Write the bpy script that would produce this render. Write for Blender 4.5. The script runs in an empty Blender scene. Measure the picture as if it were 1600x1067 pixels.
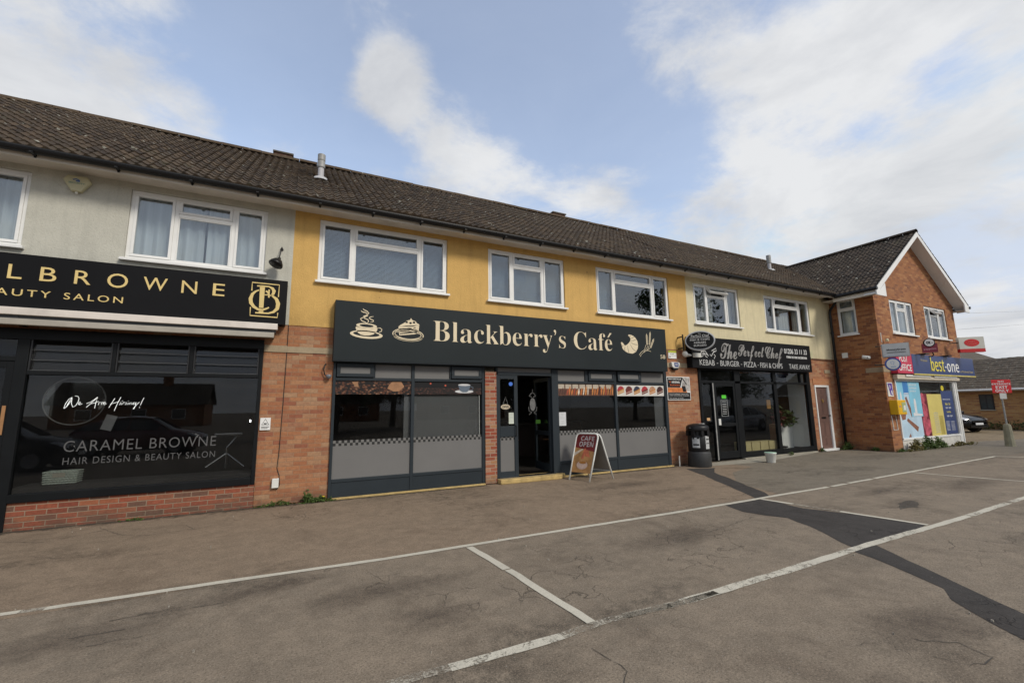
import bpy, math, random
from mathutils import Vector, Matrix
R = math.radians
random.seed(7)
SC = bpy.context.scene
COL = SC.collection

# ------------------------------------------------------------------ camera
CAMPOS = Vector((0.0, -8.941, 1.60)); FPX = 688.47
YAW, PITCH, ROLL = 0.470777, 0.149877, -0.01483
F = Vector((math.sin(YAW)*math.cos(PITCH), math.cos(YAW)*math.cos(PITCH), math.sin(PITCH)))
Rt = Vector((math.cos(YAW), -math.sin(YAW), 0)); Up = Rt.cross(F)
CR = Rt*math.cos(ROLL)+Up*math.sin(ROLL); CU = -Rt*math.sin(ROLL)+Up*math.cos(ROLL)
cd = bpy.data.cameras.new('camera'); cd.sensor_width = 36; cd.lens = FPX/1600*36
cd.clip_end = 2000; cd.clip_start = .05
cam = bpy.data.objects.new('camera', cd); COL.objects.link(cam)
M4 = Matrix((CR, CU, -F)).transposed().to_4x4(); M4.translation = CAMPOS
cam.matrix_world = M4
SC.camera = cam

# ------------------------------------------------------------------ world, sun, exposure
SUN_EL, SUN_AZ = 38, 156          # azimuth from +y clockwise: the sun stands behind the camera to the right
w = bpy.data.worlds.new('World'); SC.world = w; w.use_nodes = True
nt = w.node_tree; N = nt.nodes; L = nt.links
for n in list(N): N.remove(n)
def wn(t, **k):
    n = N.new(t)
    for a, b in k.items(): setattr(n, a, b)
    return n
wout = wn('ShaderNodeOutputWorld'); bg = wn('ShaderNodeBackground'); L.new(bg.outputs[0], wout.inputs[0])
sky = wn('ShaderNodeTexSky', sky_type='NISHITA', sun_disc=False, sun_elevation=R(SUN_EL), sun_rotation=R(SUN_AZ),
         air_density=1.0, dust_density=1.6, ozone_density=1.2)
tc = wn('ShaderNodeTexCoord')
sep = wn('ShaderNodeSeparateXYZ'); L.new(tc.outputs['Generated'], sep.inputs[0])
def m(op, a, b=None, c=None, clamp=False):
    n = wn('ShaderNodeMath', operation=op); n.use_clamp = clamp
    for i, v in enumerate((a, b, c)):
        if v is None: continue
        if isinstance(v, (int, float)): n.inputs[i].default_value = v
        else: L.new(v, n.inputs[i])
    return n.outputs[0]
zz = m('ADD', m('MAXIMUM', sep.outputs[2], 0.0), 0.16)
cx_ = m('DIVIDE', sep.outputs[0], zz); cy_ = m('DIVIDE', sep.outputs[1], zz)
cmb = wn('ShaderNodeCombineXYZ'); L.new(cx_, cmb.inputs[0]); L.new(cy_, cmb.inputs[1])
def noise(scale, det, rough, off, dist=0.0):
    mp = wn('ShaderNodeMapping'); mp.inputs['Location'].default_value = off
    L.new(cmb.outputs[0], mp.inputs[0])
    n = wn('ShaderNodeTexNoise'); n.inputs['Scale'].default_value = scale; n.inputs['Detail'].default_value = det
    n.inputs['Roughness'].default_value = rough; n.inputs['Distortion'].default_value = dist
    L.new(mp.outputs[0], n.inputs['Vector']); return n.outputs[0]
def lobe(px, py, width, amt):      # a bank of cloud (amt > 0) or a clear patch (amt < 0) in one direction of the sky
    d = (F + CR*(px-800)/FPX - CU*(py-533.5)/FPX).normalized()
    vm = wn('ShaderNodeVectorMath', operation='DOT_PRODUCT'); L.new(tc.outputs['Generated'], vm.inputs[0]); vm.inputs[1].default_value = d
    r = wn('ShaderNodeMapRange'); r.interpolation_type = 'SMOOTHSTEP'
    L.new(vm.outputs['Value'], r.inputs[0]); r.inputs[1].default_value = math.cos(R(width)); r.inputs[2].default_value = 1
    r.inputs[3].default_value = 0; r.inputs[4].default_value = amt
    return r.outputs[0]
base = noise(1.9, 10, .62, (5.6, 3.3, 0), .25)
fine = noise(4.2, 9, .66, (7.3, 2.2, 0), .3)
tot = m('ADD', m('MULTIPLY', base, .68), m('MULTIPLY', fine, .38))
for a in ((60, 100, 18, .10), (300, 40, 10, -.06), (330, 160, 12, -.09), (470, 20, 8, -.08), (440, 110, 9, -.10), (480, 190, 10, -.08), (620, 125, 5.5, .13), (800, 50, 14, -.14), (740, 235, 8, .13), (560, 250, 6, -.05), (930, 180, 9, -.14), (960, 330, 9, .08), (1060, 60, 8, .10), (1180, 150, 7, .11), (1320, 90, 8, .10), (1500, 40, 12, .07), (1050, 230, 8, -.12), (1300, 205, 6, -.08), (1420, 170, 6, -.06), (1330, 290, 11, .13), (1130, 320, 8, .08), (1550, 250, 7, .08), (1560, 390, 10, -.09), (1520, 550, 9, .12), (250, 190, 7, .06), (450, 225, 5, .08)):
    tot = m('ADD', tot, lobe(*a))
hz = m('MULTIPLY', m('SUBTRACT', 1.0, m('ABSOLUTE', sep.outputs[2]), clamp=True), 1.0)
tot = m('ADD', tot, m('MULTIPLY', m('POWER', hz, 5), .10))
mask = wn('ShaderNodeMapRange'); mask.interpolation_type = 'SMOOTHSTEP'; L.new(tot, mask.inputs[0])
mask.inputs[1].default_value = .45; mask.inputs[2].default_value = .66; mask.inputs[3].default_value = 0.16; mask.inputs[4].default_value = .95
shade = noise(1.7, 7, .6, (11, 5, 0), .4)
cr = wn('ShaderNodeValToRGB'); L.new(shade, cr.inputs[0])
e = cr.color_ramp.elements
e[0].position = .30; e[0].color = (.54, .555, .585, 1); e[1].position = .60; e[1].color = (.76, .765, .77, 1)
skm = wn('ShaderNodeVectorMath', operation='MULTIPLY'); L.new(sky.outputs[0], skm.inputs[0]); skm.inputs[1].default_value = (.30, .262, .235)
veil = wn('ShaderNodeVectorMath', operation='MINIMUM'); L.new(skm.outputs[0], veil.inputs[0]); veil.inputs[1].default_value = (.58, .66, .80)
mx = wn('ShaderNodeMix', data_type='RGBA'); L.new(mask.outputs[0], mx.inputs[0]); L.new(veil.outputs[0], mx.inputs[6]); L.new(cr.outputs[0], mx.inputs[7])
L.new(mx.outputs[2], bg.inputs[0]); bg.inputs[1].default_value = 1.0

sd = bpy.data.lights.new('sun', 'SUN'); sd.energy = 2.3; sd.angle = R(14); sd.color = (1.0, .93, .82)
so = bpy.data.objects.new('sun', sd); COL.objects.link(so)
sv = Vector((math.sin(R(SUN_AZ))*math.cos(R(SUN_EL)), math.cos(R(SUN_AZ))*math.cos(R(SUN_EL)), math.sin(R(SUN_EL))))
so.rotation_euler = sv.to_track_quat('Z', 'Y').to_euler()
vs = SC.view_settings; vs.view_transform = 'Standard'; vs.look = 'None'; vs.gamma = 1; vs.exposure = 0.12; vs.use_curve_mapping = False

# ------------------------------------------------------------------ helpers
def pl(px, py, y):
    """the point of the wall plane y=const seen at a photo pixel: (x, z)"""
    d = F + CR*(px-800)/FPX - CU*(py-533.5)/FPX
    p = CAMPOS + d*((y-CAMPOS.y)/d.y)
    return (p.x, p.z)
OFF = {}
def tag(o, label=None, cat=None, group=None, kind=None):
    if label: o['label'] = label
    if cat: o['category'] = cat
    if group: o['group'] = group
    if kind: o['kind'] = kind
    return o
def thing(name, label, cat, loc=(0, 0, 0), group=None):
    o = bpy.data.objects.new(name, None); COL.objects.link(o); o.location = loc; o.empty_display_size = .2
    OFF[o] = Vector(loc)
    return tag(o, label, cat, group)
class MB:
    def __init__(s, mat=None): s.v = []; s.f = []; s.m = mat; s.uv = None; s.smooth = False
    def V(s, *p):
        q = Vector(p)
        if s.m: q = s.m @ q
        s.v.append(q); return len(s.v)-1
    def face(s, pts): s.f.append([s.V(*p) for p in pts])
    def box(s, x0, x1, y0, y1, z0, z1):
        if x0 > x1: x0, x1 = x1, x0
        if y0 > y1: y0, y1 = y1, y0
        if z0 > z1: z0, z1 = z1, z0
        i = [s.V(x, y, z) for x in (x0, x1) for y in (y0, y1) for z in (z0, z1)]
        for q in ((0, 1, 3, 2), (4, 6, 7, 5), (0, 4, 5, 1), (2, 3, 7, 6), (0, 2, 6, 4), (1, 5, 7, 3)): s.f.append([i[k] for k in q])
        return s
    def prism(s, pts, y0, y1):
        """outline in (x, z) between depths y0 (front) and y1"""
        n = len(pts)
        a = [s.V(p[0], y0, p[1]) for p in pts]; b = [s.V(p[0], y1, p[1]) for p in pts]
        s.f.append(a); s.f.append(b[::-1])
        for k in range(n): s.f.append([a[k], b[k], b[(k+1) % n], a[(k+1) % n]])
        return s
    def slab(s, pts, z0, z1):
        n = len(pts)
        a = [s.V(p[0], p[1], z1) for p in pts]; b = [s.V(p[0], p[1], z0) for p in pts]
        s.f.append(a); s.f.append(b[::-1])
        for k in range(n): s.f.append([a[k], b[k], b[(k+1) % n], a[(k+1) % n]])
        return s
    def ribbon(s, pts, wd, y0, y1, close=False):
        """a brush stroke in the (x, z) plane; wd one width or one per point"""
        n = len(pts); W = wd if isinstance(wd, (list, tuple)) else [wd]*n
        A = []; B = []
        for k in range(n):
            p0 = pts[(k-1) % n if close else max(k-1, 0)]; p1 = pts[(k+1) % n if close else min(k+1, n-1)]
            t = Vector((p1[0]-p0[0], p1[1]-p0[1]))
            t = t.normalized() if t.length > 1e-9 else Vector((1, 0))
            nx, nz = -t.y*W[k]/2, t.x*W[k]/2
            A.append((pts[k][0]+nx, pts[k][1]+nz)); B.append((pts[k][0]-nx, pts[k][1]-nz))
        for k in range(n if close else n-1):
            j = (k+1) % n
            s.prism([A[k], A[j], B[j], B[k]], y0, y1)
        return s
    def tube(s, pts, r, seg=8, cap=True):
        rs = r if isinstance(r, (list, tuple)) else [r]*len(pts)
        P = [Vector(p) for p in pts]; rings = []
        ref = None
        for k, p in enumerate(P):
            t = (P[min(k+1, len(P)-1)]-P[max(k-1, 0)]).normalized()
            if ref is None: ref = Vector((0, 0, 1)) if abs(t.z) < .9 else Vector((1, 0, 0))
            a = t.cross(ref).normalized(); b = a.cross(t).normalized(); ref = b
            rings.append([s.V(*(p+(a*math.cos(2*math.pi*q/seg)+b*math.sin(2*math.pi*q/seg))*rs[k])) for q in range(seg)])
        for k in range(len(P)-1):
            for q in range(seg): s.f.append([rings[k][q], rings[k][(q+1) % seg], rings[k+1][(q+1) % seg], rings[k+1][q]])
        if cap: s.f.append(rings[0][::-1]); s.f.append(rings[-1])
        return s
    def lathe(s, prof, cx=0, cy=0, seg=24, axis='z', cz=0):
        rings = []
        for r, h in prof:
            ring = []
            for q in range(seg):
                a = 2*math.pi*q/seg; u, v = r*math.cos(a), r*math.sin(a)
                ring.append(s.V(cx+u, cy+v, cz+h) if axis == 'z' else s.V(cx+u, cy+h, cz+v) if axis == 'y' else s.V(cx+h, cy+u, cz+v))
            rings.append(ring)
        for k in range(len(rings)-1):
            for q in range(seg): s.f.append([rings[k][q], rings[k][(q+1) % seg], rings[k+1][(q+1) % seg], rings[k+1][q]])
        s.f.append(rings[0][::-1]); s.f.append(rings[-1]); return s
    def wall(s, x0, x1, z0, z1, holes, y0, y1):
        """a wall in the xz plane, front y0, back y1, with rectangular openings"""
        xs = sorted({x0, x1}|{h[0] for h in holes}|{h[1] for h in holes}); xs = [x for x in xs if x0 <= x <= x1]
        zs = sorted({z0, z1}|{h[2] for h in holes}|{h[3] for h in holes}); zs = [z for z in zs if z0 <= z <= z1]
        solid = {}
        for i in range(len(xs)-1):
            for j in range(len(zs)-1):
                mx_, mz_ = (xs[i]+xs[i+1])/2, (zs[j]+zs[j+1])/2
                solid[i, j] = not any(h[0] < mx_ < h[1] and h[2] < mz_ < h[3] for h in holes)
        for (i, j), ok in solid.items():
            if not ok: continue
            a, b, c, d = xs[i], xs[i+1], zs[j], zs[j+1]
            s.face([(a, y0, c), (b, y0, c), (b, y0, d), (a, y0, d)]); s.face([(a, y1, c), (a, y1, d), (b, y1, d), (b, y1, c)])
            if not solid.get((i-1, j)): s.face([(a, y0, c), (a, y0, d), (a, y1, d), (a, y1, c)])
            if not solid.get((i+1, j)): s.face([(b, y0, c), (b, y1, c), (b, y1, d), (b, y0, d)])
            if not solid.get((i, j-1)): s.face([(a, y0, c), (a, y1, c), (b, y1, c), (b, y0, c)])
            if not solid.get((i, j+1)): s.face([(a, y0, d), (b, y0, d), (b, y1, d), (a, y1, d)])
        return s
    def build(s, name, mat, parent=None, loc=None, label=None, cat=None, group=None, kind=None, bevel=0, smooth=None):
        off = OFF[parent] if parent is not None else Vector(loc or (0, 0, 0))
        me = bpy.data.meshes.new(name); me.from_pydata([v-off for v in s.v], [], s.f)
        if s.uv:
            ul = me.uv_layers.new(name='UVMap')
            for lp in me.loops: ul.data[lp.index].uv = s.uv[lp.vertex_index]
        me.materials.append(mat)
        if smooth or (smooth is None and s.smooth): me.polygons.foreach_set('use_smooth', [True]*len(me.polygons))
        o = bpy.data.objects.new(name, me); COL.objects.link(o)
        if parent is not None: o.parent = parent
        else: o.location = off
        OFF[o] = off
        if bevel:
            b = o.modifiers.new('bevel', 'BEVEL'); b.width = bevel; b.segments = 2; b.limit_method = 'ANGLE'; b.angle_limit = R(40)
        tag(o, label, cat, group, kind)
        return o
def fancy(t, up, lo): return ''.join(chr(up+ord(c)-65) if 'A' <= c <= 'Z' else chr(lo+ord(c)-97) if 'a' <= c <= 'z' else c for c in t)
SERIF = (0x1D400, 0x1D41A); SCRIPT = (0x1D4D0, 0x1D4EA); HEAVY = (0x1D5D4, 0x1D5EE)
TXT = {}
def text_mb(mb, body, x0, x1, z0, z1, y, thick=.006, style=None, offset=0.0, spacing=1.0, frame=None, align='C'):
    """lettering fitted into the box x0..x1, z0..z1 of the plane y (front face at y-thick)"""
    key = (body, style, offset, spacing, align)
    if key not in TXT:
        c = bpy.data.curves.new('t', 'FONT'); c.body = fancy(body, *style) if style else body
        c.resolution_u = 4; c.offset = offset; c.space_character = spacing; c.extrude = .5
        c.align_x = {'C': 'CENTER', 'L': 'LEFT'}[align]
        o = bpy.data.objects.new('t', c); COL.objects.link(o)
        dg = bpy.context.evaluated_depsgraph_get(); me = bpy.data.meshes.new_from_object(o.evaluated_get(dg))
        TXT[key] = ([tuple(v.co) for v in me.vertices], [tuple(p.vertices) for p in me.polygons])
        bpy.data.objects.remove(o); bpy.data.curves.remove(c); bpy.data.meshes.remove(me)
    vs_, fs = TXT[key]
    if not vs_: return mb
    a0 = min(v[0] for v in vs_); a1 = max(v[0] for v in vs_); b0 = min(v[1] for v in vs_); b1 = max(v[1] for v in vs_)
    base_ = len(mb.v)
    for v in vs_:
        mb.V(x0+(v[0]-a0)/(a1-a0)*(x1-x0), y-thick*(.5+v[2]), z0+(v[1]-b0)/(b1-b0)*(z1-z0))
    for f in fs: mb.f.append([base_+k for k in f])
    return mb

# ------------------------------------------------------------------ materials
class NT:
    def __init__(s, name):
        s.mat = bpy.data.materials.new(name); s.mat.use_nodes = True; s.t = s.mat.node_tree; s.n = s.t.nodes; s.l = s.t.links
        s.b = s.n['Principled BSDF']; s.out = s.n['Material Output']
        s.co = s.n.new('ShaderNodeTexCoord')
    def new(s, t, ins=None, **k):
        n = s.n.new(t)
        for a, b in k.items(): setattr(n, a, b)
        for a, b in (ins or {}).items():
            if hasattr(b, 'links'): s.l.new(b, n.inputs[a])
            else: n.inputs[a].default_value = b
        return n
    def math(s, op, a, b=0.0, clamp=False):
        n = s.new('ShaderNodeMath', {0: a, 1: b}, operation=op); n.use_clamp = clamp; return n.outputs[0]
    def noise(s, scale, det=4, rough=.55, vec=None, dist=0.0):
        n = s.new('ShaderNodeTexNoise', {'Scale': scale, 'Detail': det, 'Roughness': rough, 'Distortion': dist})
        s.l.new(vec if vec is not None else s.world(), n.inputs['Vector']); return n.outputs['Fac']
    def world(s):
        if not hasattr(s, 'geo'): s.geo = s.new('ShaderNodeNewGeometry')
        return s.geo.outputs['Position']
    def ramp(s, fac, stops, interp='LINEAR'):
        n = s.new('ShaderNodeValToRGB'); n.color_ramp.interpolation = interp; s.l.new(fac, n.inputs[0]); el = n.color_ramp.elements
        while len(el) < len(stops): el.new(.5)
        for q, (p, c) in zip(el, stops): q.position = p; q.color = (*c, 1) if len(c) == 3 else c
        return n.outputs[0]
    def mix(s, f, a, b, mode='MIX'):
        n = s.new('ShaderNodeMix', data_type='RGBA', blend_type=mode)
        for i, v in ((0, f), (6, a), (7, b)):
            if hasattr(v, 'links'): s.l.new(v, n.inputs[i])
            else: n.inputs[i].default_value = v if i == 0 else ((*v, 1) if len(v) == 3 else v)
        return n.outputs[2]
    def rng(s, v, a, b, c=0.0, d=1.0):
        n = s.new('ShaderNodeMapRange', {0: v, 1: a, 2: b, 3: c, 4: d}); return n.outputs[0]
    def bump(s, h, strength, dist=.01):
        n = s.new('ShaderNodeBump', {'Strength': strength, 'Distance': dist, 'Height': h}); s.l.new(n.outputs[0], s.b.inputs['Normal']); return n
def sc(c, k): return tuple(min(1, x*k) for x in c)
def mat(name, col, rough=.6, var=.12, scale=3.0, metal=0.0, bump=0.0, bscale=60, spec=.5, coat=0.0, dirt=0.0):
    t = NT(name)
    n1 = t.noise(scale, 5, .6); c = t.ramp(n1, [(.3, sc(col, 1-var)), (.7, sc(col, 1+var))])
    if dirt:
        d = t.noise(1.3, 7, .7); c = t.mix(t.rng(d, .5, .75, 0, dirt), c, sc(col, .45))
    t.l.new(c, t.b.inputs['Base Color']); t.b.inputs['Roughness'].default_value = rough; t.b.inputs['Metallic'].default_value = metal
    t.b.inputs['Specular IOR Level'].default_value = spec; t.b.inputs['Coat Weight'].default_value = coat
    if bump: t.bump(t.noise(bscale, 4, .6), bump)
    return t.mat
def emit(name, col, st):
    t = NT(name); t.b.inputs['Base Color'].default_value = (*col, 1); t.b.inputs['Emission Color'].default_value = (*col, 1); t.b.inputs['Emission Strength'].default_value = st
    return t.mat
def render_wall(name, col, var=.07):
    t = NT(name); p = t.world()
    big = t.noise(.9, 6, .6); c = t.ramp(big, [(.3, sc(col, 1-var)), (.7, sc(col, 1+var))])
    mp = t.new('ShaderNodeMapping', {'Vector': p, 'Scale': (5.5, 5.5, .42)}); st = t.noise(1.0, 6, .65, mp.outputs[0])
    c = t.mix(t.rng(st, .50, .70, 0, .42), c, sc(col, .64))
    sp = t.noise(48, 3, .6); c = t.mix(t.rng(sp, .56, .70, 0, .55), c, sc(col, .62)); mot = t.noise(5.5, 7, .75); c = t.mix(t.rng(mot, .42, .72, 0, .40), c, sc(col, .74))
    s_ = t.new('ShaderNodeSeparateXYZ', {0: p}); low = t.rng(s_.outputs[2], 3.17, 3.55, .5, 0); c = t.mix(t.math('MULTIPLY', low, t.rng(t.noise(3, 6, .7), .35, .6)), c, sc(col, .5))
    vor = t.new('ShaderNodeTexVoronoi', {'Vector': p, 'Scale': 2.1}); dots = t.rng(vor.outputs['Distance'], .035, .05, .75, 0)
    c = t.mix(dots, c, (.16, .09, .05))
    t.l.new(c, t.b.inputs['Base Color']); t.b.inputs['Roughness'].default_value = .9
    t.bump(t.noise(34, 5, .7), .8, .012); return t.mat
def brick(name, cols, mortar, mw=.010, var=.5, damp=True):
    """stretcher-bond brickwork in metres, laid along x+y and z; every brick takes its own tone"""
    t = NT(name); p = t.world(); s = t.new('ShaderNodeSeparateXYZ', {0: p})
    wob = t.math('MULTIPLY', t.math('SUBTRACT', t.noise(9, 2, .5), .5), .006)
    u = t.math('ADD', t.math('ADD', s.outputs[0], s.outputs[1]), wob); z = t.math('ADD', t.math('ADD', s.outputs[2], 10.0), wob)
    rz = t.math('DIVIDE', z, .0755); row = t.math('FLOOR', rz); fz = t.math('FRACT', rz)
    sh = t.math('MULTIPLY', t.math('MODULO', row, 2.0), .5)
    ru = t.math('ADD', t.math('DIVIDE', t.math('ADD', u, 50.0), .2265), sh); colm = t.math('FLOOR', ru); fu = t.math('FRACT', ru)
    dz = t.math('MULTIPLY', t.math('MINIMUM', fz, t.math('SUBTRACT', 1.0, fz)), .0755)
    du = t.math('MULTIPLY', t.math('MINIMUM', fu, t.math('SUBTRACT', 1.0, fu)), .2265)
    d = t.math('MINIMUM', dz, du); mor = t.rng(d, mw*.35, mw*.75, 1.0, 0.0)
    idv = t.new('ShaderNodeCombineXYZ', {0: colm, 1: row}); wn_ = t.new('ShaderNodeTexWhiteNoise', {'Vector': idv.outputs[0]}, noise_dimensions='2D')
    n = len(cols); c = t.ramp(wn_.outputs['Value'], [((k+.5)/n, q) for k, q in enumerate(cols)])
    face = t.noise(26, 5, .7); c = t.mix(t.rng(face, .35, .75, 0, var), c, t.mix(1.0, c, (.55, .50, .48), 'MULTIPLY'))
    blotch = t.noise(.8, 5, .6); c = t.mix(t.rng(blotch, .45, .75, 0, .35), c, t.mix(1.0, c, (.68, .60, .55), 'MULTIPLY'))
    c = t.mix(mor, c, mortar)
    if damp:   # soil splashed onto the lowest courses
        gz = t.rng(s.outputs[2], 0, .28, .75, 0); c = t.mix(t.math('MULTIPLY', gz, t.rng(t.noise(4, 5, .7), .3, .6)), c, (.085, .062, .042))
    t.l.new(c, t.b.inputs['Base Color']); t.b.inputs['Roughness'].default_value = .88
    h = t.math('ADD', t.math('MULTIPLY', t.math('SUBTRACT', 1.0, mor), 1.0), t.math('MULTIPLY', face, .4)); t.bump(h, .55, .006)
    return t.mat
def roof_mat(name, c0, c1, c2, tw=.152, tg=.215):
    t = NT(name); uv = t.new('ShaderNodeUVMap'); s = t.new('ShaderNodeSeparateXYZ', {0: uv.outputs[0]})
    a = t.math('FLOOR', t.math('DIVIDE', s.outputs[0], tw)); b = t.math('FLOOR', t.math('DIVIDE', s.outputs[1], tg))
    idv = t.new('ShaderNodeCombineXYZ', {0: a, 1: b}); wn_ = t.new('ShaderNodeTexWhiteNoise', {'Vector': idv.outputs[0]}, noise_dimensions='2D')
    c = t.ramp(wn_.outputs['Value'], [(.0, c0), (.55, c1), (1, c2)])
    n1 = t.noise(.55, 6, .65); c = t.mix(t.rng(n1, .42, .68, 0, .5), c, (.075, .054, .032))
    n2 = t.noise(14, 5, .75); c = t.mix(t.rng(n2, .5, .72, 0, .7), c, (.020, .018, .015))
    n4 = t.noise(3.5, 6, .7); c = t.mix(t.rng(n4, .56, .70, 0, .6), c, (.060, .056, .028))
    n3 = t.noise(9.5, 2, .4); c = t.mix(t.rng(n3, .70, .73, 0, .9), c, (.34, .34, .29))
    t.l.new(c, t.b.inputs['Base Color']); t.b.inputs['Roughness'].default_value = .93
    t.bump(t.noise(70, 4, .7), .6, .008); return t.mat
def glass(name, tint=(.80, .84, .84), ior=1.62, wob=.02, wscale=1.2, dust=.0):
    t = NT(name); t.n.remove(t.b)
    f0 = ((ior-1)/(ior+1))**2; ge = t.new('ShaderNodeNewGeometry'); dt = t.new('ShaderNodeVectorMath', {0: ge.outputs['Incoming'], 1: ge.outputs['Normal']}, operation='DOT_PRODUCT')
    co = t.math('SUBTRACT', 1.0, t.math('ABSOLUTE', dt.outputs['Value']), True); fr = t.math('ADD', t.math('MULTIPLY', t.math('POWER', co, 5.0), (1-f0)*.75), f0)
    g = t.new('ShaderNodeBsdfGlossy', {'Color': (.95, .97, 1, 1), 'Roughness': .004})
    tr = t.new('ShaderNodeBsdfTransparent', {'Color': (*tint, 1)})
    ms = t.new('ShaderNodeMixShader', {0: fr, 1: tr.outputs[0], 2: g.outputs[0]})
    o = ms.outputs[0]
    if dust:
        df = t.new('ShaderNodeBsdfDiffuse', {'Color': (.6, .6, .58, 1)})
        o = t.new('ShaderNodeMixShader', {0: t.rng(t.noise(3, 6, .7), .4, .8, 0, dust), 1: o, 2: df.outputs[0]}).outputs[0]
    t.l.new(o, t.out.inputs[0]); return t.mat
def asphalt(name, base, warm, patch=.5, speck=1.0):
    t = NT(name); p = t.world()
    big = t.noise(.33, 6, .6); mid = t.noise(1.7, 7, .65); c = t.mix(t.rng(big, .35, .65), base, warm)
    c = t.mix(t.rng(mid, .42, .72, 0, patch), c, sc(base, .66)); m3 = t.noise(13, 7, .8); c = t.mix(t.rng(m3, .45, .58, 0, .50), c, (base[0]*.55, base[1]*.52, base[2]*.50)); m4 = t.noise(4.2, 7, .75, dist=.4); c = t.mix(t.rng(m4, .47, .58, 0, .34), c, sc(warm, 1.25)); oil = t.noise(.55, 5, .6, vec=t.new('ShaderNodeMapping', {'Vector': p, 'Location': (4.2, 8.8, 0), 'Scale': (.7, 1.6, 1)}).outputs[0]); c = t.mix(t.math('MULTIPLY', t.rng(oil, .54, .64, 0, .8), t.rng(t.noise(8, 7, .8), .42, .56)), c, sc(base, .34))
    st = t.noise(.85, 8, .78, dist=.6); c = t.mix(t.rng(st, .53, .66, 0, .62), c, (base[0]*.44, base[1]*.40, base[2]*.38))
    ch = t.noise(6.5, 6, .7); c = t.mix(t.rng(ch, .45, .7, 0, .28), c, sc(warm, 1.35))
    g1 = t.noise(85, 4, .8); c = t.mix(t.rng(g1, .50, .68, 0, .60*speck), c, sc(warm, 1.9))
    g2 = t.noise(62, 4, .8, vec=t.new('ShaderNodeMapping', {'Vector': p, 'Location': (9, 3, 1)}).outputs[0]); c = t.mix(t.rng(g2, .50, .66, 0, .80*speck), c, sc(base, .30))
    vo = t.new('ShaderNodeTexVoronoi', {'Vector': p, 'Scale': 26.0}); rc = t.new('ShaderNodeTexWhiteNoise', {'Vector': vo.outputs['Position']})
    peb = t.math('MULTIPLY', t.rng(vo.outputs['Distance'], .10, .16, 1, 0), t.rng(rc.outputs['Value'], .93, .94)); c = t.mix(t.math('MULTIPLY', peb, .45), c, (.36, .34, .30))
    # fine crazing that comes and goes
    dn = t.new('ShaderNodeTexNoise', {'Vector': p, 'Scale': 2.5, 'Detail': 5.0}); dv = t.new('ShaderNodeVectorMath', {0: p, 1: dn.outputs['Color']}, operation='ADD')
    cv = t.new('ShaderNodeTexVoronoi', {'Vector': dv.outputs[0], 'Scale': 1.5}, feature='DISTANCE_TO_EDGE')
    crk = t.math('MULTIPLY', t.rng(cv.outputs['Distance'], .003, .016, 1, 0), t.rng(t.noise(.5, 4, .6), .52, .62)); c = t.mix(t.math('MULTIPLY', crk, .55), c, sc(base, .28))
    t.l.new(c, t.b.inputs['Base Color']); t.b.inputs['Roughness'].default_value = .86; t.b.inputs['Specular IOR Level'].default_value = .3
    t.bump(t.math('ADD', t.math('MULTIPLY', g1, 1.0), t.math('MULTIPLY', crk, -2.0)), .75, .006); return t.mat
def paint_mat(name, wear, col=(.56, .55, .50)):
    t = NT(name); n1 = t.noise(9, 8, .78); n2 = t.noise(1.6, 4, .6); v = t.math('ADD', t.math('MULTIPLY', n1, .7), t.math('MULTIPLY', n2, .4))
    fine_ = t.noise(60, 4, .7); v = t.math('ADD', v, t.math('MULTIPLY', t.math('SUBTRACT', fine_, .5), .45)); a = t.rng(v, wear-.07, wear+.05, .04, .96); g = t.noise(120, 3, .6)
    c = t.ramp(g, [(.3, sc(col, .70)), (.65, col)]); c = t.mix(t.rng(t.noise(2.2, 6, .7), .5, .75, 0, .5), c, sc(col, .5))
    t.l.new(c, t.b.inputs['Base Color']); t.l.new(a, t.b.inputs['Alpha']); t.b.inputs['Roughness'].default_value = .8; return t.mat
def leaf_mat(name, a, b):
    t = NT(name); oi = t.noise(5, 3, .6); wn_ = t.new('ShaderNodeNewGeometry')
    c = t.ramp(wn_.outputs['Random Per Island'], [(.0, a), (1, b)]); c = t.mix(t.rng(oi, .35, .7, 0, .5), c, sc(a, .6))
    t.l.new(c, t.b.inputs['Base Color']); t.b.inputs['Roughness'].default_value = .6; t.b.inputs['Specular IOR Level'].default_value = .3
    return t.mat
def checker(name, a, b, size):
    t = NT(name); s = t.new('ShaderNodeSeparateXYZ', {0: t.world()})
    u = t.math('FLOOR', t.math('DIVIDE', t.math('ADD', s.outputs[0], 20.0), size)); v = t.math('FLOOR', t.math('DIVIDE', t.math('ADD', s.outputs[2], 0.0), size))
    k = t.math('MODULO', t.math('ADD', u, v), 2.0); t.l.new(t.mix(k, a, b), t.b.inputs['Base Color']); t.b.inputs['Roughness'].default_value = .6; return t.mat
def beans(name, a, b, c3, scale, hl=.8):
    t = NT(name); mp = t.new('ShaderNodeMapping', {'Vector': t.world(), 'Scale': (1, 1, 1.5)})
    vo = t.new('ShaderNodeTexVoronoi', {'Vector': mp.outputs[0], 'Scale': scale}); wv = t.new('ShaderNodeTexWhiteNoise', {'Vector': vo.outputs['Position']})
    c = t.ramp(wv.outputs['Value'], [(0, a), (.6, b), (1, c3)]); c = t.mix(t.rng(vo.outputs['Distance'], .35, .6), c, (.008, .005, .004))
    c = t.mix(t.math('MULTIPLY', t.rng(vo.outputs['Distance'], .06, .16, 1, 0), t.rng(wv.outputs['Value'], .6, .7, 0, hl)), c, (.6, .45, .36))
    t.l.new(c, t.b.inputs['Base Color']); t.b.inputs['Roughness'].default_value = .35; return t.mat

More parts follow.
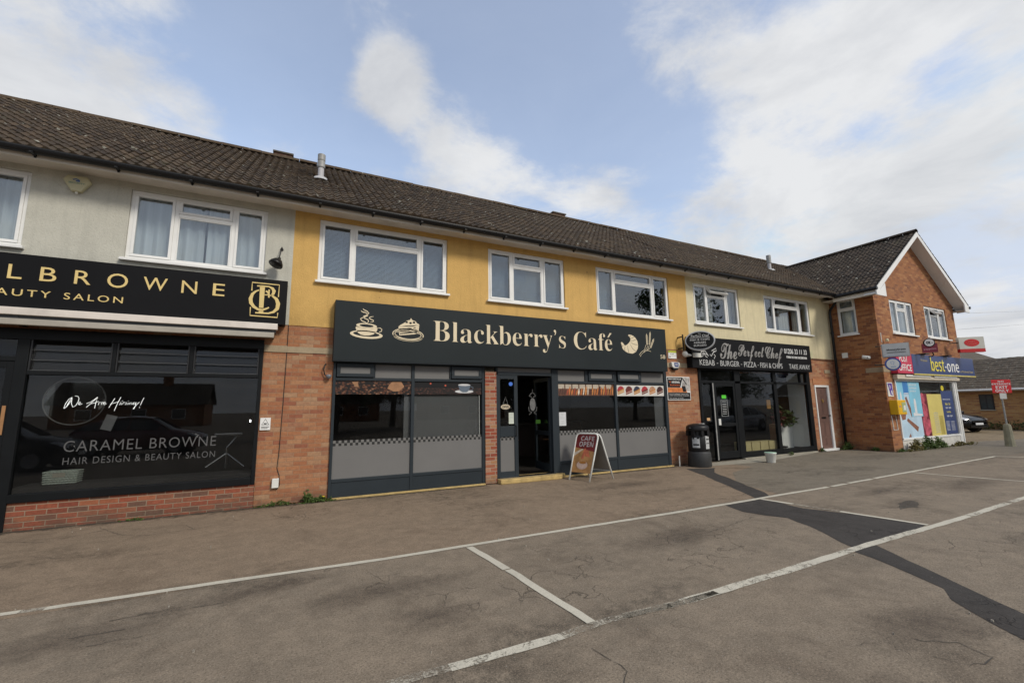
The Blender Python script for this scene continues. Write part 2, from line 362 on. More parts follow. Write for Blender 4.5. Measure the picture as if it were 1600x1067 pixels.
GREY_RENDER = render_wall('grey_render', (.50, .49, .425)); YELLOW = render_wall('yellow_render', (.60, .375, .12)); CREAM = render_wall('cream_render', (.64, .565, .365))
BR_PIER = brick('orange_stock_brick', [(.35, .142, .066), (.40, .180, .082), (.31, .120, .058), (.42, .215, .108), (.37, .155, .070), (.40, .240, .135), (.29, .105, .056)], (.28, .180, .108), .007, .75)
BR_RED = brick('red_brick', [(.26, .068, .034), (.31, .088, .045), (.21, .054, .030), (.33, .115, .055), (.19, .078, .050), (.15, .075, .05)], (.26, .19, .13), .011, .8)
BR_MIX = brick('mixed_red_brick', [(.28, .062, .032), (.35, .10, .048), (.22, .050, .03), (.42, .24, .15), (.31, .08, .042), (.38, .2, .1)], (.34, .25, .18), .012)
BR_CORNER = brick('brown_brick', [(.32, .125, .045), (.39, .165, .062), (.26, .090, .036), (.43, .205, .082), (.33, .130, .050), (.22, .082, .038)], (.25, .155, .085), .007, .75)
BR_BUNG = brick('buff_brick', [(.44, .24, .09), (.38, .18, .07), (.50, .30, .12), (.30, .13, .06), (.46, .26, .10)], (.30, .22, .13), .009)
ROOF1 = roof_mat('weathered_brown_tiles', (.026, .016, .009), (.050, .032, .018), (.082, .054, .030)); ROOF2 = roof_mat('dark_brown_tiles', (.022, .015, .011), (.038, .027, .019), (.060, .042, .029)); ROOF3 = roof_mat('grey_brown_tiles', (.055, .042, .030), (.078, .060, .043), (.10, .080, .058))
UPVC = mat('white_upvc', (.74, .74, .72), .35, .05, 2, dirt=.15); SOFFIT = mat('cream_painted_board', (.62, .57, .50), .55, .10, 2, dirt=.35)
BLACKPL = mat('black_plastic', (.010, .010, .011), .42, .2, spec=.3); DARKMETAL = mat('black_metal', (.012, .012, .013), .45, .2)
ANTH = mat('anthracite_frame', (.024, .031, .037), .5, .08, 2, spec=.2); ANTH_SIGN = mat('anthracite_sign_panel', (.018, .023, .025), .5, .10, .8, spec=.15)
BLACKSIGN = mat('black_sign_panel', (.007, .007, .008), .5, .15, .8, spec=.12); BLACKFRAME = mat('black_shop_frame', (.008, .009, .010), .45, .2, 2, dirt=.2, spec=.15)
CREAMLET = mat('cream_lettering', (.68, .58, .40), .6, .04); GOLD = mat('gold_lettering', (.66, .50, .20), .42, .06); SILVER = mat('brushed_silver_lettering', (.27, .26, .245), .45, .30, 12, metal=.1)
WHITELET = mat('white_lettering', (.72, .72, .70), .6, .05); GREYLET = mat('grey_vinyl_lettering', (.42, .43, .42), .6, .1); DIMLET = mat('dim_window_vinyl', (.085, .085, .085), .6, .1); BLACKLET = mat('black_lettering', (.012, .012, .013), .6, .1, spec=.2)
FILM = mat('frosted_film', (.155, .152, .148), .6, .05, 1.2, spec=.2); FILM_D = mat('dark_tinted_film', (.10, .102, .102), .6, .08, 1.5); CHECK = checker('film_checker', (.15, .147, .14), (.008, .008, .008), .05)
BLIND = mat('grey_roller_blind', (.26, .26, .26), .8, .05, 2)
TAN = mat('yellowed_concrete', (.42, .30, .12), .85, .25, 6, bump=.5); CONC = mat('concrete', (.30, .275, .22), .9, .2, 5, bump=.5); LINTEL = mat('concrete_lintel', (.33, .26, .17), .9, .15, 7, bump=.4)
CHROME = mat('chrome', (.38, .38, .38), .25, .05, metal=1); GALV = mat('galvanised_steel', (.30, .30, .29), .6, .2, 8, metal=.25); BRASS = mat('brass', (.60, .38, .10), .3, .1, metal=.8)
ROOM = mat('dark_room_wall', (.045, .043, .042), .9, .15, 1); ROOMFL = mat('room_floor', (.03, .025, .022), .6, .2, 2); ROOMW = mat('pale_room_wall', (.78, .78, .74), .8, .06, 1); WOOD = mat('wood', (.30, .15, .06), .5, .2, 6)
GL_UP = glass('house_window_glass', (.84, .88, .90), 1.95, 0, 1.6); GL_SHOP = glass('shop_glass', (.84, .85, .85), 1.31, 0, .7, .004); GL_DARK = glass('tinted_salon_glass', (.72, .73, .73), 1.40, 0, .7, .004); GL_FILM = glass('frosted_area_glass', (.85, .85, .85), 1.4, 0, .7)
def curtain_mat(name, col, scale=9, amt=.25):
    t = NT(name); mp = t.new('ShaderNodeMapping', {'Vector': t.world(), 'Scale': (scale, scale, .25)}); n = t.noise(1.0, 3, .6, mp.outputs[0])
    t.l.new(t.ramp(n, [(.3, sc(col, 1-amt)), (.7, col)]), t.b.inputs['Base Color']); t.b.inputs['Roughness'].default_value = .95; t.bump(n, .8, .04); return t.mat
NET = curtain_mat('net_curtain', (.64, .64, .63)); CURT = curtain_mat('beige_curtain', (.45, .42, .37), 14, .5); SLAT = mat('venetian_slat', (.33, .37, .41), .5, .05)
BROWN_DOOR = mat('brown_door_paint', (.145, .082, .066), .5, .10, 3, bump=.1); WHITEPLASTIC = mat('white_plastic', (.66, .66, .62), .4, .05); CREAMPLASTIC = mat('aged_cream_plastic', (.50, .47, .30), .5, .12)
LEAF = leaf_mat('weed_leaf', (.045, .085, .018), (.11, .15, .035)); DRYLEAF = leaf_mat('dry_weed', (.20, .15, .05), (.10, .11, .035)); TREELEAF = leaf_mat('tree_leaf', (.022, .045, .012), (.07, .10, .028)); HEDGE = leaf_mat('hedge_leaf', (.03, .05, .012), (.10, .11, .03)); BARK = mat('bark', (.09, .07, .05), .9, .3, 9, bump=.8)
POTLEAF = leaf_mat('pot_plant_leaf', (.03, .06, .014), (.09, .12, .03)); PETAL = mat('yellow_petal', (.7, .55, .03), .6); REDL = mat('red_leaf', (.14, .02, .015), .6, .2)

# ------------------------------------------------------------------ ground
GROUND = asphalt('car_park_asphalt', (.196, .162, .123), (.240, .193, .142), .52)
def plane_obj(name, pts, z, material, kind='structure', **k):
    b = MB(); b.f.append([b.V(x, y, z) for x, y in pts]); return b.build(name, material, kind=kind, **k)
plane_obj('ground', [(-900, -900), (900, -900), (900, 900), (-900, 900)], 0, GROUND)
def pave_mat():
    t = NT('footway_asphalt')
    a = asphalt('footway_asphalt', (.214, .164, .116), (.250, .188, .131), .34, .9)
    return a
PAVE = pave_mat(); PAVE2 = asphalt('grey_forecourt_asphalt', (.172, .150, .118), (.200, .170, .128), .25, .8)
xs = [i*.5 for i in range(-80, 17)]
edge = [(x, -3.72+random.uniform(-.012, .012)) for x in xs]
plane_obj('pavement', edge+[(8.4, -2.6), (9.6, -1.6), (10.9, -1.2), (10.9, 0.2), (-40, .2)], .0018, PAVE)
ed2 = [(8+i*.5, -3.72+.005*i+random.uniform(-.012, .012)) for i in range(0, 44)]
plane_obj('forecourt', ed2+[(36, -3.2), (36, 9), (24, 9), (24, .2), (10.9, .2), (10.9, -1.2), (9.6, -1.6), (8.4, -2.6)], .0010, PAVE2)
DRIVE = asphalt('driveway_gravel', (.20, .155, .095), (.24, .18, .11), .3, 1)
plane_obj('driveway', [(23.2, -.9), (35.2, -3.2), (36, 9), (24.2, 9)], .0016, DRIVE)
FRESH = asphalt('fresh_tarmac_patch', (.044, .040, .037), (.054, .048, .043), .3, .5)
def ragged(pts, step=.22, amp=.022):
    out = []
    for i, p in enumerate(pts):
        q = pts[(i+1) % len(pts)]; n = max(1, int(math.dist(p, q)/step))
        for k in range(n): f = k/n; out.append((p[0]+(q[0]-p[0])*f+random.uniform(-amp, amp), p[1]+(q[1]-p[1])*f+random.uniform(-amp, amp)))
    return out
plane_obj('tarmac_patch', ragged([(9.2, -.6), (9.95, -.85), (9.28, -1.33), (7.93, -3.49), (7.70, -3.74), (7.33, -3.74), (7.79, -3.0), (8.65, -1.57), (9.0, -.9)]), .0030, FRESH)
plane_obj('tarmac_patch', ragged([(6.38, -3.86), (7.26, -3.86), (7.35, -4.14), (7.2, -4.6), (7.46, -5.23), (7.56, -5.95), (7.14, -6.04), (6.03, -6.0), (5.7, -6.08), (5.82, -5.83), (6.07, -5.5), (6.25, -5.25), (6.45, -4.83), (6.3, -4.58), (6.24, -4.3)]), .0030, FRESH)
plane_obj('tarmac_patch', ragged([(5.62, -6.0), (6.05, -6.05), (5.77, -6.49), (5.49, -6.87), (5.29, -7.15), (5.03, -7.52), (4.75, -8.0), (4.4, -8.5), (4.1, -8.7), (4.25, -8.2), (4.52, -7.62), (4.64, -7.4), (4.79, -7.25), (4.95, -7.11), (5.14, -6.96), (5.28, -6.73), (5.43, -6.52)]), .0030, FRESH)
PA = paint_mat('road_paint', .36, (.60, .56, .46)); PB = paint_mat('worn_road_paint', .485, (.60, .56, .46)); PC = paint_mat('faded_road_paint', .55, (.40, .36, .29))
def line(pts, wd, material, z=.0048, label=None):
    b = MB(); P = []
    for i in range(len(pts)-1):
        p, q = pts[i], pts[i+1]; n = max(1, int(math.dist(p, q)/.16))
        P += [(p[0]+(q[0]-p[0])*k/n, p[1]+(q[1]-p[1])*k/n) for k in range(n)]
    P.append(pts[-1]); A = []; B = []
    for i, p in enumerate(P):
        a, c = P[max(i-1, 0)], P[min(i+1, len(P)-1)]; d = Vector((c[0]-a[0], c[1]-a[1])).normalized()
        w1, w2 = wd/2+random.uniform(-.006, .006), wd/2+random.uniform(-.006, .006)
        A.append(b.V(p[0]-d.y*w1, p[1]+d.x*w1, z)); B.append(b.V(p[0]+d.y*w2, p[1]-d.x*w2, z))
    for i in range(len(P)-1): b.f.append([A[i], B[i], B[i+1], A[i+1]])
    return b.build('parking_line', material, kind='structure')
line([(-7, -3.45), (-3.2, -3.52), (-1.87, -3.6)], .082, PA)
line([(-1.71, -3.62), (-.51, -3.67), (1.03, -3.77), (3.74, -3.79), (5.26, -3.82), (6.92, -3.82), (7.55, -3.80), (9.42, -3.80)], .082, PA)
line([(-1.87, -3.6), (-1.71, -3.62)], .08, PC)
line([(9.55, -3.79), (10.08, -3.79)], .082, PA); line([(10.2, -3.77), (11.15, -3.745)], .082, PA); line([(11.3, -3.73), (13.7, -3.66), (18.5, -3.51)], .082, PA)
line([(-3, -6.0), (.3, -6.04), (1.0, -6.05)], .085, PC)
line([(1.0, -6.055), (1.83, -6.065)], .088, PB); line([(1.83, -6.06), (2.25, -6.03), (3.0, -6.08)], .08, paint_mat('half_worn_road_paint', .52, (.46, .42, .34))); line([(2.4, -6.04), (2.85, -6.08), (3.4, -6.08)], .07, PC)
line([(3.0, -6.08), (4.2, -6.07), (5.13, -6.05), (6.07, -6.02), (7.2, -6.03)], .098, PB); line([(7.2, -6.03), (8.6, -6.03)], .09, PA); line([(8.6, -6.03), (10.3, -5.98)], .09, PB); line([(10.4, -5.98), (13, -5.95), (26, -5.6)], .09, PB)
line([(2.0, -3.84), (2.06, -4.7)], .082, PA, .0056); line([(2.07, -4.72), (2.10, -5.4), (2.13, -6.0)], .082, PA, .0056)
line([(7.32, -3.86), (7.38, -4.35)], .085, PA, .0056); line([(7.38, -4.35), (7.46, -5.0)], .06, PC, .0056); line([(7.46, -5.0), (7.61, -5.97)], .075, PA, .0056)
line([(12.93, -3.74), (13.0, -4.4), (13.22, -5.41), (13.35, -5.9)], .075, PA, .0056); line([(18.48, -3.5), (18.85, -4.1), (19.1, -5.7)], .075, PA, .0056)
def grime():
    t = NT('wall_foot_grime'); n = t.noise(6, 8, .75); uv = t.new('ShaderNodeUVMap'); sp = t.new('ShaderNodeSeparateXYZ', {0: uv.outputs[0]})
    a = t.math('MULTIPLY', t.rng(t.math('SUBTRACT', n, t.math('MULTIPLY', sp.outputs[1], .42)), .16, .46, 0, .85), 1.0, True); t.l.new(a, t.b.inputs['Alpha'])
    t.l.new(t.ramp(t.noise(30, 4, .6), [(.3, (.030, .024, .017)), (.7, (.075, .058, .038))]), t.b.inputs['Base Color']); t.b.inputs['Roughness'].default_value = .95; return t.mat
GRIME = grime()
def grime_strip(pts, wd):
    b = MB(); b.uv = []
    for i, p in enumerate(pts):
        a, c = Vector(pts[max(i-1, 0)]), Vector(pts[min(i+1, len(pts)-1)]); d = (c-a).normalized(); nx, ny = d.y, -d.x
        b.V(p[0], p[1], .0036); b.uv.append((i, 0)); b.V(p[0]+nx*wd, p[1]+ny*wd, .0036); b.uv.append((i, 1))
    for i in range(len(pts)-1): b.f.append([2*i, 2*i+1, 2*i+3, 2*i+2])
    b.build('ground_dirt', GRIME, kind='structure')
def stain_mat():
    t = NT('oil_stain'); uv = t.new('ShaderNodeUVMap'); ln = t.new('ShaderNodeVectorMath', {0: uv.outputs[0]}, operation='LENGTH')
    n = t.math('ADD', t.math('MULTIPLY', t.noise(3.5, 7, .75), .8), t.math('MULTIPLY', t.noise(16, 6, .8), .7)); v = t.math('SUBTRACT', n, t.math('MULTIPLY', ln.outputs['Value'], .55))
    t.l.new(t.rng(v, .28, .90, 0, .42), t.b.inputs['Alpha']); t.l.new(t.ramp(t.noise(40, 4, .7), [(.35, (.040, .030, .026)), (.65, (.095, .072, .056))]), t.b.inputs['Base Color']); t.b.inputs['Roughness'].default_value = .8; return t.mat
STAIN = stain_mat()
for x, y, rx, ry, a in ((-1.25, -4.42, 1.0, .34, .1), (-.25, -4.1, .9, .22, .12), (1.15, -5.35, .45, .30, 0), (.9, -4.6, 1.2, .35, .05), (4.4, -4.75, 1.5, .45, 0), (8.9, -5.2, .7, .3, .1), (9.8, -4.5, 1.2, .25, .05), (4.3, -7.2, .8, .35, -.2), (2.9, -7.6, .7, .3, .3), (6.3, -1.6, 1.5, .4, 0), (12, -5.0, 1.8, .5, 0), (3.6, -8.1, 1.3, .5, .2), (.2, -6.9, 1.4, .5, -.1)):
    b = MB(); b.uv = []; ids = []
    for k in range(24):
        u, v = math.cos(k*math.pi/12), math.sin(k*math.pi/12); px_, py_ = rx*u, ry*v
        ids.append(b.V(x+px_*math.cos(a)-py_*math.sin(a), y+px_*math.sin(a)+py_*math.cos(a), .0040)); b.uv.append((u, v))
    c_ = b.V(x, y, .0040); b.uv.append((0, 0))
    for k in range(24): b.f.append([c_, ids[k], ids[(k+1) % 24]])
    b.build('oil_stain', STAIN, kind='structure')
grime_strip([(-9, -.01), (-3.5, -.013), (.7, -.0)], .26); grime_strip([(.72, -.071), (3.85, -.071)], .16); grime_strip([(5.9, -.10), (9.3, -.10), (9.35, .0), (10.5, 0)], .20); grime_strip([(15.9, -.02), (17.75, -.02), (17.78, -1.35), (17.82, -1.40), (18.4, -1.41), (23.15, -1.42)], .30)
CRACK = mat('crack_filler', (.060, .052, .043), .95, .3)
def crack(pts, wd=.016):
    b = MB(); P = []
    for i in range(len(pts)-1):
        p, q = pts[i], pts[i+1]; n = max(1, int(math.dist(p, q)/.06))
        P += [(p[0]+(q[0]-p[0])*k/n+random.uniform(-.018, .018), p[1]+(q[1]-p[1])*k/n+random.uniform(-.018, .018)) for k in range(n)]
    P.append(pts[-1]); A = []; B = []
    for i, p in enumerate(P):
        a, c = P[max(i-1, 0)], P[min(i+1, len(P)-1)]; d = Vector((c[0]-a[0], c[1]-a[1])).normalized(); w1 = wd*.36*random.uniform(.2, 1.3)
        A.append(b.V(p[0]-d.y*w1, p[1]+d.x*w1, .0042)); B.append(b.V(p[0]+d.y*w1, p[1]-d.x*w1, .0042))
    for i in range(len(P)-1): b.f.append([A[i], B[i], B[i+1], A[i+1]])
    return b.build('asphalt_crack', CRACK, kind='structure')
crack([(-3.6, -.55), (-3.18, -.65), (-2.66, -.98), (-2.17, -.58), (-1.86, -1.05), (-1.6, -1.22), (-1.34, -1.2), (-.9, -1.12)], .011); crack([(-2.17, -.58), (-2.3, -.35)], .012)
crack([(-1.21, -.85), (-1.04, -1.2), (-.89, -1.11), (-.6, -1.0)], .010); crack([(-2.54, -1.65), (-2.18, -1.95), (-2.1, -1.7)], .008)
for _ in range(5):
    x, y = random.uniform(-1.6, -.5), random.uniform(-4.6, -4.0); a = random.uniform(-.5, .5)
    crack([(x, y), (x+.16*math.cos(a), y+.1*math.sin(a)), (x+.32*math.cos(a*.3), y+.1*math.sin(a)+random.uniform(-.06, .06))], .010)
crack([(2.2, -6.9), (2.32, -7.05), (2.28, -7.2), (2.45, -7.35)], .010); crack([(1.9, -6.3), (1.95, -6.6), (1.75, -6.8)], .008); crack([(2.05, -6.0), (2.5, -6.06), (3.2, -6.12), (3.9, -6.11), (4.9, -6.08)], .006)
crack([(3.9, -7.25), (4.1, -7.4), (4.05, -7.6), (3.8, -7.55), (3.75, -7.4)], .010); crack([(4.2, -4.9), (5.1, -4.75), (5.9, -4.6), (6.2, -4.55)], .010); crack([(8.2, -5.2), (8.7, -5.35), (8.9, -5.15), (9.4, -5.2)], .014); crack([(9.3, -4.6), (10.2, -4.5), (10.9, -4.35)], .012)
crack([(2.9, -8.0), (3.05, -8.1), (3.2, -8.3)], .010)
# shallow puddled hollow and bits on the ground
plane_obj('tarmac_patch', ragged([(8.35, -5.35), (8.75, -5.42), (9.2, -5.28), (9.25, -5.12), (8.8, -5.18)], .1, .03), .0030, asphalt('dark_hollow', (.10, .088, .070), (.11, .096, .078)))

# ------------------------------------------------------------------ windows
def casement(parent, x0, x1, z0, z1, fr=(.27, .72), fan=.27, back='net', T=None, y=0.07, open_fan=False, sill=True, fanonly=False, name='window'):
    """a white casement window: side sashes, a fanlight over a fixed centre pane; z0 is the sill's underside"""
    zs = z0+.045; f = MB(T); W = x1-x0; o = .055; ya, yb = y-.035, y+.045
    f.box(x0, x1, ya, yb, zs, zs+o); f.box(x0, x1, ya, yb, z1-o, z1); f.box(x0, x0+o, ya, yb, zs+o, z1-o); f.box(x1-o, x1, ya, yb, zs+o, z1-o)
    cols = [x0+o]+[x0+W*k for k in fr]+[x1-o]; zf = z1-(z1-zs)*fan
    for k in fr: c = x0+W*k; f.box(c-.03, c+.03, ya, yb, zs+o, z1-o)
    cells = []
    for k in range(len(cols)-1):
        a = cols[k]+(0 if k == 0 else .03); b = cols[k+1]-(0 if k == len(cols)-2 else .03)
        centre = (len(fr) == 2 and k == 1) or fanonly
        if centre:
            f.box(a, b, ya, yb, zf-.028, zf+.028); cells.append((a, b, zs+o, zf-.028, 'fixed')); cells.append((a, b, zf+.028, z1-o, 'fan'))
        else: cells.append((a, b, zs+o, z1-o, 'sash'))
    fo = f.build('frame', UPVC, parent, bevel=.006)
    fo.name = name
    for a, b, c, d, kind in cells:
        if kind == 'fan' and open_fan:
            t2 = (T or Matrix())@Matrix.Translation((0, ya, d))@Matrix.Rotation(R(-38), 4, 'X')@Matrix.Translation((0, -ya, -d))
        else: t2 = T
        g = MB(t2); s = .042 if kind != 'fixed' else .02
        yy = y-.048 if kind != 'fixed' else y-.03
        fr_ = MB(t2)
        fr_.box(a, b, yy, y+.02, c, c+s); fr_.box(a, b, yy, y+.02, d-s, d); fr_.box(a, a+s, yy, y+.02, c+s, d-s); fr_.box(b-s, b, yy, y+.02, c+s, d-s)
        fr_.build('sash' if kind != 'fixed' else 'glazing_bead', UPVC, fo, bevel=.005)
        g.box(a+s, b-s, y-.012, y-.004, c+s, d-s); g.build('pane', GL_UP, fo)
    if sill: MB(T).prism([(x0-.045, z0), (x1+.045, z0), (x1+.045, z0+.044), (x0-.045, z0+.044)], -.075, y-.036).build('sill', UPVC, fo, bevel=.006)
    # what hangs behind the glass
    bx0, bx1, bz0, bz1 = x0+.05, x1-.05, zs+.04, z1-.05
    def drape(xa, xb, yb_, material, nm, za=None, zb=None, fold=.11, amp=.025):
        b = MB(T); n = max(4, int((xb-xa)/.03)); ia = []; ib = []
        for k in range(n+1):
            x = xa+(xb-xa)*k/n; yo = yb_+amp*math.sin(x/fold*6.28+math.sin(x*5)*1.5)
            ia.append(b.V(x, yo, za or bz0)); ib.append(b.V(x+.006*math.sin(x*40), yo, zb or bz1))
        for k in range(n): b.f.append([ia[k], ia[k+1], ib[k+1], ib[k]])
        b.build(nm, material, fo, smooth=True)
    if back == 'net': drape(bx0, bx1, y+.14, NET, 'net_curtain', fold=.16)
    elif back == 'gapnet': c = x0+W*.52; drape(bx0, c-.01, y+.14, NET, 'net_curtain', fold=.17); drape(c+.03, bx1, y+.14, NET, 'net_curtain', fold=.14)
    elif back == 'blind' or back == 'blindleft':
        b = MB(T); n = int((bz1-bz0)/.026); e_ = bx1 if back == 'blind' else x0+W*fr[0]+.0
        for k in range(n):
            z = bz0+.03+k*.026; b.face([(bx0, y+.09, z), (e_, y+.09, z), (e_, y+.108, z+.020), (bx0, y+.108, z+.020)])
        for q in (.15, .5, .85): xx = bx0+(e_-bx0)*q; b.box(xx-.002, xx+.002, y+.084, y+.088, bz0, bz1)
        b.build('venetian_blind', SLAT, fo)
    elif back == 'side': drape(bx0, bx0+W*.30, y+.16, CURT, 'curtain', fold=.10); drape(bx1-W*.18, bx1, y+.16, CURT, 'curtain', fold=.09)
    elif back == 'mid': drape(bx0+W*.40, bx0+W*.62, y+.18, CURT, 'curtain', fold=.09); drape(bx1-W*.24, bx1, y+.18, CURT, 'curtain', fold=.1)
    elif back == 'halves': drape(bx0, bx0+W*.50, y+.16, CURT, 'curtain', fold=.09); drape(bx1-W*.12, bx1, y+.16, CURT, 'curtain', fold=.09)
    return fo
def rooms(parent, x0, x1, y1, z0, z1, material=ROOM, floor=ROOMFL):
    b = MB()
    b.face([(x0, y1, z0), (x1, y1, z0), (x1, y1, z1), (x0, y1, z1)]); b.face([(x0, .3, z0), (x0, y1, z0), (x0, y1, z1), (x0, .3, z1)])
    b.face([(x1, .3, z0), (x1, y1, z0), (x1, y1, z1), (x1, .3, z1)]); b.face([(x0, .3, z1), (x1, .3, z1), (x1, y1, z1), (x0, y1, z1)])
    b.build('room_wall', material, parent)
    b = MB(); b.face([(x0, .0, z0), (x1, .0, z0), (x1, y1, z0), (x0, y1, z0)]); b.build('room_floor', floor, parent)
def roof_slope(mb, O, U, V, ul, vl, gauge=.215, roll=.152, amp=.034, spl=6, lift=.022):
    O, U, V = Vector(O), Vector(U).normalized(), Vector(V).normalized(); Nn = U.cross(V).normalized()
    if Nn.z < 0: Nn = -Nn
    nu = max(2, int(ul/(roll/spl))); rows = [(0, -.02)]
    nc = int(math.ceil(vl/gauge))
    for k in range(nc): rows += [(k*gauge, lift), (min((k+1)*gauge, vl), .004)]
    if mb.uv is None: mb.uv = []
    rng_ = random.Random(5); jit = {}
    grid = []
    for ri, (v, h) in enumerate(rows):
        course = max(0, (ri-1)//2); r = []
        for i in range(nu+1):
            u = ul*i/nu; key = (course, int(u/.3)); j = jit.setdefault(key, rng_.uniform(-.005, .005))
            c = .5+.5*math.cos(2*math.pi*u/roll); hh = h+amp*c**1.4+j if ri else h
            sag = .016*math.sin(u*.7+v)+.012*math.sin(u*1.9+1)*math.sin(v*1.1)
            r.append(mb.V(*(O+U*u+V*(v+(rng_.uniform(-.004, .004) if h > .02 else 0))+Nn*(hh+sag)))); mb.uv.append((u, min(v, vl)-(.001 if h < .02 else -.001)))
        grid.append(r)
    for a in range(len(grid)-1):
        for i in range(nu): mb.f.append([grid[a][i], grid[a][i+1], grid[a+1][i+1], grid[a+1][i]])
EY, EZ, RY, RZ = -.52, 5.47, 3.8, 8.42
def main_roof(parent, x0, x1, material=ROOF1):
    b = MB(); v = Vector((0, RY-EY, RZ-EZ)); roof_slope(b, (x0, EY, EZ), (1, 0, 0), v, x1-x0, v.length)
    r = b.build('roof', material, parent)
    b = MB(); b.face([(x0, RY, RZ), (x1, RY, RZ), (x1, 8.1, EZ), (x0, 8.1, EZ)]); b.face([(x0, EY+.02, EZ-.03), (x1, EY+.02, EZ-.03), (x1, RY, RZ-.06), (x0, RY, RZ-.06)]); b.build('rear_slope', material, r)
    b = MB(); n = int((x1-x0)/.45)
    for k in range(n):
        xa = x0+(x1-x0)*k/n; xb = x0+(x1-x0)*(k+1)/n-.008; h = random.uniform(-.006, .008)
        for q in range(6):
            a0, a1 = math.pi*q/6, math.pi*(q+1)/6
            b.face([(xa, RY-.12*math.cos(a0), RZ-.02+h+.11*math.sin(a0)), (xb, RY-.12*math.cos(a0), RZ-.02+h+.11*math.sin(a0)), (xb, RY-.12*math.cos(a1), RZ-.02+h+.11*math.sin(a1)), (xa, RY-.12*math.cos(a1), RZ-.02+h+.11*math.sin(a1))])
    b.build('ridge_tiles', ROOF1, r)
    return r
def eaves(parent, x0, x1):
    MB().box(x0, x1, -.43, -.405, 5.33, 5.50).build('fascia_board', SOFFIT, parent)
    MB().box(x0, x1, -.404, .02, 5.395, 5.415).build('soffit', SOFFIT, parent)
    b = MB(); n = 10
    def arc(r): return [(-.50+r*math.cos(math.pi+math.pi*q/n), 5.435+r*math.sin(math.pi+math.pi*q/n)) for q in range(n+1)]
    o_, i_ = arc(.066), arc(.058)
    for k in range(n):
        for P in (o_, i_): b.face([(x0, P[k][0], P[k][1]), (x1, P[k][0], P[k][1]), (x1, P[k+1][0], P[k+1][1]), (x0, P[k+1][0], P[k+1][1])])
    b.box(x0, x1, -.572, -.556, 5.425, 5.447)
    x = x0+.4
    while x < x1:
        b.box(x-.02, x+.02, -.575, -.43, 5.362, 5.378); b.box(x-.012, x+.012, -.452, -.431, 5.34, 5.45); x += .95
    b.build('gutter', BLACKPL, parent, smooth=False)
def shell(parent, x0, x1, lo, wtop_mat, holes_up, holes_lo, upper=3.167, T=.26):
    MB().wall(x0, x1, upper, 5.41, holes_up, 0, T).build('upper_wall', wtop_mat, parent)
    MB().wall(x0, x1, 0, upper, holes_lo, .012, T).build('brick_wall', lo, parent)
    b = MB(); b.box(x0, x1, 7.4, 7.6, 0, 5.4); b.build('rear_wall', BR_CORNER, parent)
    b = MB(); b.face([(x0, .2, 3.0), (x1, .2, 3.0), (x1, 7.4, 3.0), (x0, 7.4, 3.0)]); b.build('floor_slab', ROOM, parent)
BAKE = {}

# ================================================================== salon building
A = thing('shop_building', 'grey rendered shop at the left end with the black hair salon frontage', 'shop', (-4.7, 0, 0))
WS = [(-5.6, -3.683, 4.055, 5.295), (-2.484, -.498, 4.05, 5.285)]
shell(A, -9.6, -.046, BR_PIER, GREY_RENDER, [w_ for w_ in WS], [(-9.0, -.415, 0, 2.80)])
casement(A, *WS[0], fr=(.27, .72), back='net'); casement(A, *WS[1], fr=(.315, .735), back='gapnet')
main_roof(A, -9.6, -.046); eaves(A, -9.6, -.046)
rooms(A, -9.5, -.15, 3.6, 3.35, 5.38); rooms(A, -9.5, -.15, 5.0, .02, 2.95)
MB().box(-.41, -.047, -.006, .011, 2.66, 2.78).build('lintel', LINTEL, A)
rb = MB()      # brick stall riser, a little proud of the frontage
rb.box(-3.53, -.42, -.012, .22, 0, .385); rb.build('stall_riser', BR_RED, A)
def bars(mb, xs, zs, y0, y1): 
    for b_ in xs: mb.box(b_[0], b_[1], y0, y1, b_[2], b_[3])
sf = MB()
sf.box(-3.545, -3.41, -.035, .07, 0, 2.80); sf.box(-.475, -.416, -.03, .07, .385, 2.80); sf.box(-3.41, -.475, -.05, .08, .387, .50); sf.box(-3.41, -.475, -.03, .07, 2.185, 2.245)
sf.box(-9.0, -.415, -.04, .07, 2.70, 2.86); sf.box(-2.47, -2.425, -.03, .07, 2.245, 2.70); sf.box(-1.485, -1.43, -.03, .07, 2.245, 2.70)
sf.box(-9.0, -3.545, -.035, .07, 2.38, 2.45)
sfo = sf.build('shopfront', BLACKFRAME, A, bevel=.006)
MB().box(-3.41, -.475, .02, .028, .50, 2.185).build('shop_window', GL_DARK, sfo)
for a, b in ((-3.405, -2.475), (-2.42, -1.49), (-1.425, -.48)):
    lv = MB()
    for k in range(3):
        z = 2.25+k*.15; lv.m = Matrix.Translation((0, .02, z))@Matrix.Rotation(R(-12), 4, 'X'); lv.box(a+.02, b-.02, -.003, .003, 0, .155)
    lv.m = None; lo_ = lv.build('louvre_glass', GL_DARK, sfo)
    MB().box(a, a+.018, -.02, .05, 2.247, 2.698).build('louvre_clip', DARKMETAL, lo_); MB().box(b-.018, b, -.02, .05, 2.247, 2.698).build('louvre_clip', DARKMETAL, lo_)
    e_ = MB()
    for k in range(3): e_.box(a+.02, b-.02, -.006, .0, 2.252+k*.15, 2.258+k*.15)
    e_.build('blade_edge', DIMLET, lo_)
d = MB(); d.box(-4.5, -4.42, -.02, .04, .05, 2.38); d.box(-3.63, -3.55, -.02, .04, .05, 2.38); d.box(-4.42, -3.63, -.02, .04, 2.28, 2.38); d.box(-4.42, -3.63, -.02, .04, .05, .28)
do = d.build('door', BLACKFRAME, A, bevel=.005); MB().box(-4.42, -3.63, .008, .014, .28, 2.28).build('pane', GL_SHOP, do)
